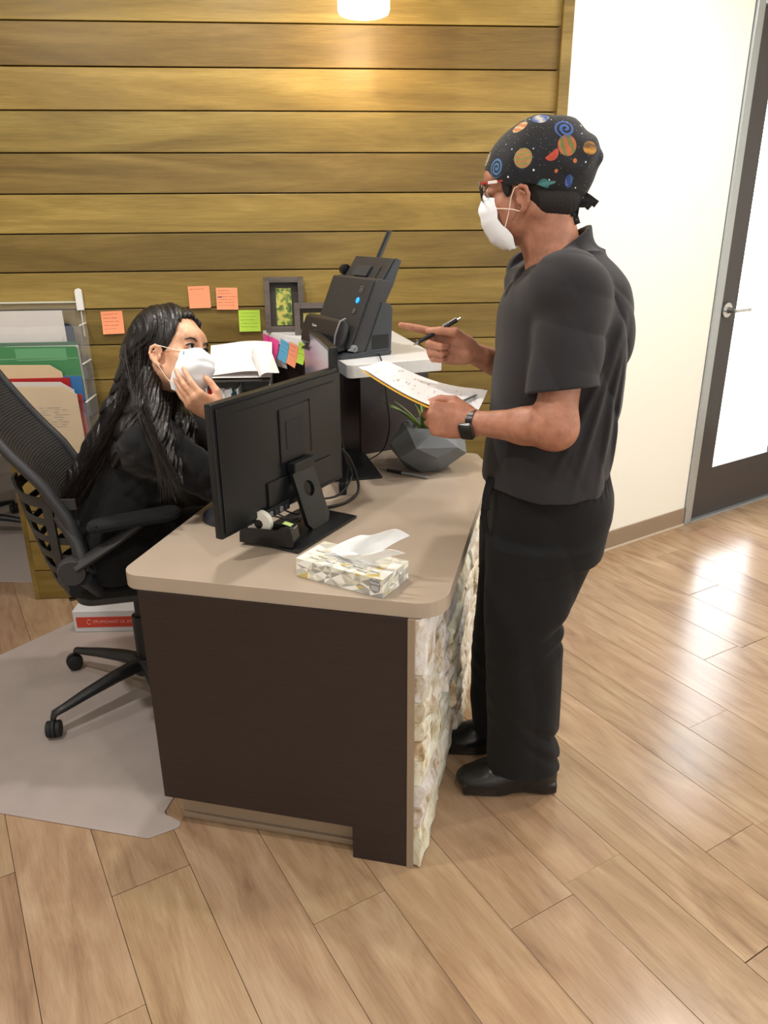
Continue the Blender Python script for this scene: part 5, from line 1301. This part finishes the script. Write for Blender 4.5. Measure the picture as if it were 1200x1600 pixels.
# ================================================================== the seated woman
M_skinw = skin_mat('light_brown_skin', srgb(196, 142, 112), srgb(218, 166, 134), srgb(230, 182, 152), .42)
M_blkc = cloth_mat('black_jersey', srgb(17, 17, 19), .9, .12)
M_blkp = cloth_mat('black_trouser_cloth', srgb(14, 14, 15), .92, .08)
wo = thing('person', 'seated person with long dark hair, white mask and black top, cheek on one hand', 'person', (-.80, 2.2, 0))
HWm = Frm((-.601, 2.2, 1.195), (.917, -.371, .145), (.398, .846, -.355), (.008, .383, .924), 1.02)
FW = Field((-1.0, 1.90, .0), (-.14, 2.76, 1.36), .0035)
head(FW, HWm)
FW.cone(HWm(-.03, 0, -.05), (-.672, 2.22, 1.045), .050, .050, .03)
FW.cone((-.672, 2.22, 1.04), (-.70, 2.22, .96), .060, .10, .04)
FW.ell((-.72, 2.22, .90), (.12, .155, .16), .05); FW.ell((-.80, 2.20, .68), (.125, .165, .14), .05)
WSR, WER, WWR = A3(-.655, 2.065, .975), A3(-.435, 2.105, .812), A3(-.285, 2.195, .797)
WSL, WEL, WWL = A3(-.655, 2.375, .975), A3(-.40, 2.275, .806), A3(-.470, 2.108, 1.043)
for a, b, c in ((WSR, WER, WWR), (WSL, WEL, WWL)):
    FW.cone(a, b, .050, .038, .03); FW.cone(b, c, .038, .024, .02)
for hp, kn_, an in (((-.80, 2.11, .64), (-.50, 2.36, .60), (-.50, 2.40, .10)), ((-.80, 2.30, .64), (-.56, 2.60, .60), (-.56, 2.62, .10))):
    FW.cone(hp, kn_, .085, .062, .03); FW.cone(kn_, an, .056, .034, .02); FW.cone(an, (an[0] + .12, an[1] + .05, .04), .034, .03, .02)
hx = nrm((-.57, -.51, .64)); hz = nrm((.35, -.75, -.55)); hz = nrm(hz - hx * (hz @ hx)); hy = nrm(np.cross(hx, hz))
HWh = Frm(WWL, hx, hy, hz, .92)
hand(FW, HWh, [(36, 20, 8), (40, 18, 8), (42, 18, 8), (44, 18, 10)], [(.010, .028, -.010), (.040, .050, -.030), (.062, .052, -.050), (.078, .048, -.066)], spread=(3, 0, -3, -7), radii=1.0)
# right hand lies on the desk behind the monitor
hx = nrm((.55, .83, -.08)); hz = nrm(A3(0, 0, 1) - hx * hx[2]); hy = np.cross(hz, hx)
hand(FW, Frm(WWR, hx, hy, hz, .9), [(20, 25, 15)] * 4, [(.012, .026, -.010), (.045, .045, -.014), (.075, .045, -.018), (.098, .040, -.022)])
wbuild(FW, 'body', M_skinw, wo)
for y in (.031, -.031): eye(HWm, y, wo, .0120, .0065)
brow(HWm, wo, .024, .0985)
# lash lines of the smiling, half closed eyes
lash = MB()
for s_ in (1, -1):
    P_ = [(.0955 - .010 * ((y - .031) / .015) ** 2 + .0005, y * s_, .0065 + .0048 * (1 - ((y - .031) / .0155) ** 2)) for y in (.0165, .021, .026, .031, .036, .041, .0462)]
    lash.tube(P_, [.0010, .0020, .0027, .0030, .0030, .0026, .0014], 6)
    lash.tube([(p[0] + .0004, p[1], .0110 - p[2] * .55 - .002) for p in P_], .0006, 5)
o = lash.build('eyelashes', plain('lash', srgb(20, 14, 12), .7), wo, 60); o.matrix_parent_inverse = Matrix.Translation(-wo.location); o.matrix_basis = HWm.mat()
pr = [(.105, .002), (.116, -.010), (.128, -.028), (.131, -.046), (.124, -.068), (.112, -.088), (.092, -.108), (.066, -.118)]
sd = [(.076, .054, -.010), (.074, .060, -.022), (.072, .063, -.036), (.068, .064, -.050), (.062, .064, -.062), (.054, .063, -.076), (.046, .060, -.092), (.042, .052, -.112)]
mkw = mask(HWm, wo, pr, sd, 0, 3.0, .0018)
el_ = MB()
for s_ in (1, -1):
    el_ = MB(); el_.tube([(.076, .057 * s_, -.012), (.055, .070 * s_, -.006), (.034, .079 * s_, .000), (.020, .082 * s_, .004)], .0011, 6)
    el_.tube([(.046, .062 * s_, -.092), (.036, .067 * s_, -.078), (.026, .074 * s_, -.060), (.018, .080 * s_, -.046)], .0011, 6)
    el_.build('ear_loop', M_elas, mkw, 60)
MB().box((.0, -.0640, -.0015), (.0012, -.054, .008), T((.0805, .0, -.022)) @ RZ(8)).build('printed_mark', plain('pale_blue_print', srgb(170, 196, 222), .7), mkw)
# clothes
FJ = Field((-1.0, 1.90, .50), (-.14, 2.55, 1.12), .004)
FJ.loft([(.58, -.800, 2.20, .150, .195), (.68, -.800, 2.20, .140, .182), (.78, -.772, 2.21, .135, .165), (.90, -.722, 2.22, .137, .178), (.98, -.688, 2.22, .122, .182), (1.03, -.672, 2.22, .090, .140), (1.055, -.668, 2.22, .060, .070)], .04, p=2.2)
for a, b, c in ((WSR, WER, WWR), (WSL, WEL, WWL)):
    FJ.ell(a, (.078, .072, .075), .04); FJ.cone(a, b, .070, .056, .04); FJ.cone(b, c, .050, .034, .02); FJ.ell(b, (.05, .05, .046), .02)
FJ.half(WWL - nrm(WWL - WEL) * .012, WWL - WEL, .0, lo=WWL - .06, hi=WWL + .08); FJ.half(WWR, WWR - WER, .0, lo=WWR - .06, hi=WWR + .08)
FJ.cone(WWL - nrm(WWL - WEL) * .03, WWL + nrm(WWL - WEL) * .03, .026, .030, .003, 'sub')
FJ.displace(fold((.5, .2, 1), 40, .0040, (9, 7, 8), .3)); FJ.displace(fold((.8, .2, -.6), 70, .0022, (9, 7, 8), 2.3))
q = FJ.reg(FJ.lo, FJ.lo + FJ.h * FJ.n); FJ.D = np.maximum(FJ.D, (.7585 - q[3] + np.clip((-.56 - q[1]) * 3, 0, 1) + 0 * q[2]).astype(np.float32) * 0 - 1 + 0) if False else FJ.D
wbuild(FJ, 'long_sleeved_top', M_blkc, wo)
FP = Field((-1.0, 1.90, .03), (-.36, 2.78, .82), .0045)
FP.loft([(.56, -.80, 2.20, .158, .20), (.66, -.80, 2.20, .150, .20), (.72, -.79, 2.20, .13, .17)], .03)
for hp, kn_, an in (((-.80, 2.11, .635), (-.50, 2.36, .605), (-.50, 2.40, .09)), ((-.80, 2.30, .635), (-.56, 2.60, .605), (-.56, 2.62, .09))):
    FP.cone(hp, kn_, .100, .074, .03); FP.cone(kn_, an, .070, .055, .03)
FP.displace(fold((.7, .5, .3), 36, .003, (7, 6, 5), 1.0))
wbuild(FP, 'trousers', M_blkp, wo)
for nm, an in (('shoe', (-.50, 2.40, .0)), ('shoe', (-.56, 2.62, .0))):
    F = Field((an[0] - .09, an[1] - .12, 0), (an[0] + .24, an[1] + .14, .13), .004)
    F.cone((an[0] - .03, an[1], .04), (an[0] + .13, an[1] + .055, .034), .042, .036, .03); F.half((0, 0, .004), (0, 0, -1)); F.cone((an[0], an[1], .05), (an[0], an[1], .10), .045, .04, .02)
    wbuild(F, nm, M_clog, wo)
# long hair: cap of hair, then a heavy fall over back and shoulder
FHW = Field((-1.0, 1.93, .72), (-.42, 2.42, 1.38), .003)
def Eh(c, r, kk=.01, op='add'): FHW.ell(HWm(*c), A3(*r) * HWm.k, kk, op, HWm.M)
Eh((-.028, 0, .040), (.108, .086, .097), .01); Eh((.000, 0, .048), (.092, .080, .086), .02); Eh((-.075, 0, -.010), (.062, .075, .080), .03)
Eh((.105, 0, .020), (.064, .082, .092), .012, 'sub'); Eh((.085, 0, -.055), (.080, .10, .070), .010, 'sub')
for s_ in (1, -1):
    Eh((.030, .100 * s_, -.032), (.036, .034, .040), .008, 'sub')
C_ = [tuple(HWm(-.080, -.010, -.01)), tuple(HWm(-.095, -.020, -.085)), (-.742, 2.150, 1.030), (-.800, 2.125, .940), (-.858, 2.105, .865), (-.892, 2.085, .815), (-.905, 2.075, .775)]
FHW.chain(C_, [.062, .058, .056, .052, .042, .026, .008], .03)
FHW.chain([tuple(HWm(-.030, -.068, -.075)), (-.660, 2.080, 1.060), (-.690, 2.050, 1.000), (-.745, 2.030, .92)], [.034, .044, .040, .010], .03)
FHW.chain([tuple(HWm(-.040, -.050, -.085)), (-.632, 2.075, 1.055), (-.608, 2.030, .995), (-.575, 2.000, .930), (-.548, 1.975, .885)], [.030, .038, .034, .020, .006], .02)
FHW.chain([tuple(HWm(-.040, .030, -.085)), (-.64, 2.20, 1.045), (-.575, 2.14, 1.000), (-.535, 2.09, .945)], [.050, .055, .034, .008], .03)
def strands(X, Y, Z):
    a = X * .80 - Z * .60 + Y * .55 + .02 * np.sin(Z * 14)
    return .0016 * np.sin(a * 420 + 2.5 * np.sin(Z * 34 + X * 20)) + .0024 * np.sin(a * 130 + 1.7 * np.sin(Z * 22)) + .0012 * np.sin(a * 760 + Z * 90)
FHW.displace(strands)
M_hairw = NT('long_dark_hair'); _tc = M_hairw.n('ShaderNodeTexCoord').outputs['Object']
_hn = M_hairw.noise(M_hairw.mapping(_tc, (150, 110, 16), rot=(0, R(38), 0)), 1.0, 3, .6)
M_hairw.l(M_hairw.ramp(_hn.outputs[0], [(.38, srgb(10, 8, 8)), (.62, srgb(22, 17, 16)), (.8, srgb(42, 33, 30))]).outputs[0], M_hairw.b.inputs['Base Color']); M_hairw.set(Roughness=.38); M_hairw.bump(_hn.outputs[0], .6, .002); M_hairw = M_hairw.m
hw = wbuild(FHW, 'hair', M_hairw, wo, 0)
# loose strands
rg = random.Random(9); sb = MB()
def strand(P, r=.0005):
    sb.tube(P, [r] * (len(P) - 1) + [r * .3], 3)
def bez(P, n=9):
    P = [Vector(p) for p in P]; out = []
    for i in range(n + 1):
        t = i / n; Q = P[:]
        while len(Q) > 1: Q = [Q[k].lerp(Q[k + 1], t) for k in range(len(Q) - 1)]
        out.append(Q[0])
    return out
hv = FHW.mesh()[0] if False else None
for i in range(260):
    y0 = rg.uniform(-.085, .02); z0 = rg.uniform(-.03, .02)
    a = Vector(HWm(-.06 + rg.uniform(-.05, .05), -.075 + rg.uniform(-.010, .010), z0)); e = rg.random()
    j = lambda s_: Vector((rg.uniform(-s_, s_), rg.uniform(-s_, s_) * .5, rg.uniform(-s_, s_)))
    if e < .6: P = [a, Vector((-.69, 2.06, 1.09)) + j(.03), Vector((-.74, 2.035, .98)) + j(.04), Vector((-.83, 2.03, .90)) + j(.05), Vector((-.90, 2.03, .79)) + j(.035)]
    else: P = [a, Vector((-.66, 2.02, 1.08)) + j(.02), Vector((-.63, 1.99, 1.02)) + j(.03), Vector((-.585, 1.965, .95)) + j(.03), Vector((-.57, 1.95, .87)) + j(.035)]
    strand(bez(P), rg.uniform(.0004, .0008))
o = sb.build('hair_strands', plain('hair_strand', srgb(34, 27, 25), .35), wo, 60); o.matrix_parent_inverse = Matrix.Translation(-wo.location); o['kind'] = 'stuff'

# ================================================================== office chairs
M_mesh = NT('chair_mesh'); _tc = M_mesh.n('ShaderNodeTexCoord').outputs['Object']
_w = M_mesh.n('ShaderNodeTexWave'); _w.bands_direction = 'Z'; _w.inputs['Scale'].default_value = 42; M_mesh.l(_tc, _w.inputs['Vector'])
M_mesh.l(M_mesh.ramp(_w.outputs['Fac'], [(.3, srgb(16, 17, 19)), (.8, srgb(44, 46, 50))]).outputs[0], M_mesh.b.inputs['Base Color']); M_mesh.set(Roughness=.6, Alpha=.94); M_mesh.bump(_w.outputs['Fac'], .4, .002); M_mesh = M_mesh.m
M_shell = plain('dark_grey_shell', srgb(46, 46, 48), .5, nz=.1, nscale=700); M_pad = cloth_mat('black_seat_cloth', srgb(13, 14, 15), .9, .05)
def office_chair(name, M, label, seat_z=.55, base_rot=0, hub=(0, 0)):
    ch = bpy.data.objects.new(name, None); ch.matrix_world = M; link(ch); tag(ch, label, 'chair', None)
    zb = [(.60, .015), (.66, .004), (.77, -.012), (.875, -.060), (.97, -.130), (1.10, -.215), (1.20, -.270)]
    def bx_(z): return float(np.interp(z, [a for a, b in zb], [b for a, b in zb]))
    def back(u, v):
        z = .60 + .60 * v; y = (u - .5) * .46; w = 1 - .10 * max(0, v - .6) * 2
        return (bx_(z) - .045 * (1 - (2 * u - 1) ** 2) - .018 * math.sin(v * 3), y * w, z)
    MB().sheet(back, 24, 40, .004).build('mesh_back', M_mesh, ch, 70)
    fr_ = [Vector(back(0, v / 20)) + Vector((0, -.006, 0)) for v in range(21)] + [Vector(back(u / 10, 1)) + Vector((0, 0, .004)) for u in range(1, 10)] + [Vector(back(1, 1 - v / 20)) + Vector((0, .006, 0)) for v in range(21)]
    MB().tube(fr_, [.014 + .010 * max(0, 1 - abs(p.z - .62) / .3) for p in fr_], 10).build('back_frame', M_blk2, ch, 60)
    # slotted lumbar shell
    def lum(a, z, grow=0):
        t = (z - .50) / .32; rx_ = .115 + .075 * t ** .7; ry_ = .185 + .050 * t ** .6
        return Vector((.01 - (rx_ + grow) * math.cos(a), (ry_ + grow) * math.sin(a), z))
    for i in range(6):
        z0 = .515 + .056 * i; hgt = .020 if i < 5 else .032
        MB().sheet(lambda u, v: lum(R(-88 + 176 * u), z0 + hgt * v + .02 * (1 - abs(2 * u - 1)) * 0), 36, 2, .005).build('lumbar_rib', M_shell, ch, 60)
    MB().sheet(lambda u, v: lum(R(-60 + 9 * u - 10 * v), .50 + .34 * v, .003), 3, 14, .008).build('lumbar_post', M_shell, ch, 60)
    MB().sheet(lambda u, v: lum(R(51 + 9 * u + 10 * v), .50 + .34 * v, .003), 3, 14, .008).build('lumbar_post', M_shell, ch, 60)
    MB().sheet(lambda u, v: lum(R(-6 + 12 * u), .50 + .34 * v, .003), 3, 14, .008).build('lumbar_post', M_shell, ch, 60)
    # seat
    F = Field((-.14, -.30, seat_z - .07), (.50, .30, seat_z + .09), .005)
    F.loft([(-.06, 0, seat_z + .000, .20, .035), (.0, 0, seat_z - .002, .235, .040), (.30, 0, seat_z, .250, .040), (.42, 0, seat_z - .008, .235, .036)], .02, ax=0, p=4); F.displace(lambda X, Y, Z: -.006 * np.cos(Y * 11) * (Z > seat_z))
    F.build('seat', M_pad, ch, 2)
    MB().prism(rounded([(-.05, -.20), (.36, -.21), (.36, .21), (-.05, .20)], .06), seat_z - .06, seat_z - .035, bev=.006).build('seat_pan', M_blk2, ch, 40)
    for s_ in (-1, 1):
        y = .275 * s_
        ar = MB().prism(rounded([(-.040, -.040), (.215, -.045), (.215, .045), (-.040, .040)], [.035, .04, .04, .035], 6), .775, .800, T((.135, y, -.028)) @ RY(-5), bev=.011).build('arm_pad', M_pad, ch, 50)
        MB().tube([(-.015, y, .640), (.035, y, .668), (.10, y, .705), (.17, y, .755)], [.034, .034, .032, .034], 10, flat=.45).build('arm_bracket', M_shell, ch, 60)
        MB().lathe([(0, -.022), (.036, -.022), (.039, -.014), (.039, .014), (.036, .022), (0, .022)], 28, T((-.028, y, .628)) @ RX(90), cap=False).build('arm_joint', M_shell, ch, 40)
        MB().tube([(.005, y * .98, .62), (-.01, y * .9, .70), (-.05, y * .82, .78)], [.022, .018, .016], 8).build('back_strut', M_shell, ch, 60)
        MB().tube([(.0, y, .60), (.03, y * .8, .53), (.05, y * .5, .515)], [.022, .022, .020], 8).build('arm_stem', M_blk2, ch, 60)
    hx_, hy_ = hub
    MB().box((hx_ - .07, hy_ - .07, seat_z - .10), (hx_ + .10, hy_ + .07, seat_z - .06), bev=.01).build('tilt_mechanism', M_blk2, ch, 40)
    MB().lathe([(0, .10), (.030, .10), (.030, .30), (.018, .302), (.018, seat_z - .10), (0, seat_z - .10)], 20, T((hx_, hy_, 0)), cap=False).build('gas_column', M_blk, ch, 40)
    MB().lathe([(0, .085), (.046, .085), (.050, .10), (.042, .145), (0, .15)], 24, T((hx_, hy_, 0)), cap=False).build('base_hub', M_blk, ch, 40)
    for i in range(5):
        a = R(base_rot + 72 * i); c, s_ = math.cos(a), math.sin(a); P = lambda r, z: (hx_ + r * c, hy_ + r * s_, z)
        lg = MB().tube([P(.03, .118), P(.12, .112), P(.22, .098), P(.30, .083), P(.335, .078), P(.343, .062)], [.030, .027, .022, .017, .015, .011], 10, flat=.75).build('leg', M_blk, ch, 60)
        ca = MB(); Mc = T(P(.343, .030)) @ RZ(math.degrees(a) + 55)
        for q_ in (-.014, .014): ca.lathe([(0, -.009), (.022, -.009), (.0265, -.006), (.0265, .006), (.022, .009), (0, .009)], 20, Mc @ T((.008, q_, 0)) @ RX(90), cap=False)
        ca.lathe([(0, -.005), (.029, -.005), (.029, .005), (0, .005)], 20, Mc @ T((.008, 0, .002)) @ RX(90), cap=False).lathe([(0, .02), (.008, .02), (.008, .05), (0, .05)], 10, T(P(.343, .015)), cap=False)
        ca.build('caster', M_rub, lg, 40)
    return ch
MC = frame((-.92, 2.23, .0042), (.966, .26, 0))
_h = MC.inverted() @ Vector((-.826, 2.306, 0))
c1 = office_chair('office_chair', MC, 'black mesh office chair with slotted grey lumbar shell that the person sits on', .532, 0, (_h.x, _h.y))
_a = MC.inverted() @ Vector((-1.061, 2.057, 0)); rot = math.degrees(math.atan2(_a.y - _h.y, _a.x - _h.x))
for ch in [o for o in c1.children if o.name.startswith('leg')]:
    pass
# turn the star base so that its castors stand where the photo shows them
for ch in c1.children:
    if ch.name.split('.')[0] == 'leg':
        ch.matrix_local = T((_h.x, _h.y, 0)) @ RZ(rot) @ T((-_h.x, -_h.y, 0))
def copy_tree(o, par=None):
    c = o.copy(); C.objects.link(c)
    if par is not None: c.parent = par
    for k_ in o.children: copy_tree(k_, c)
    return c
c2 = copy_tree(c1); c2.matrix_world = T((-2.06, 3.72, .0042)) @ RZ(150)
c2['label'] = 'black office chair standing beyond the end of the wood wall at the left edge'
c1['group'] = c2['group'] = 'office chairs'
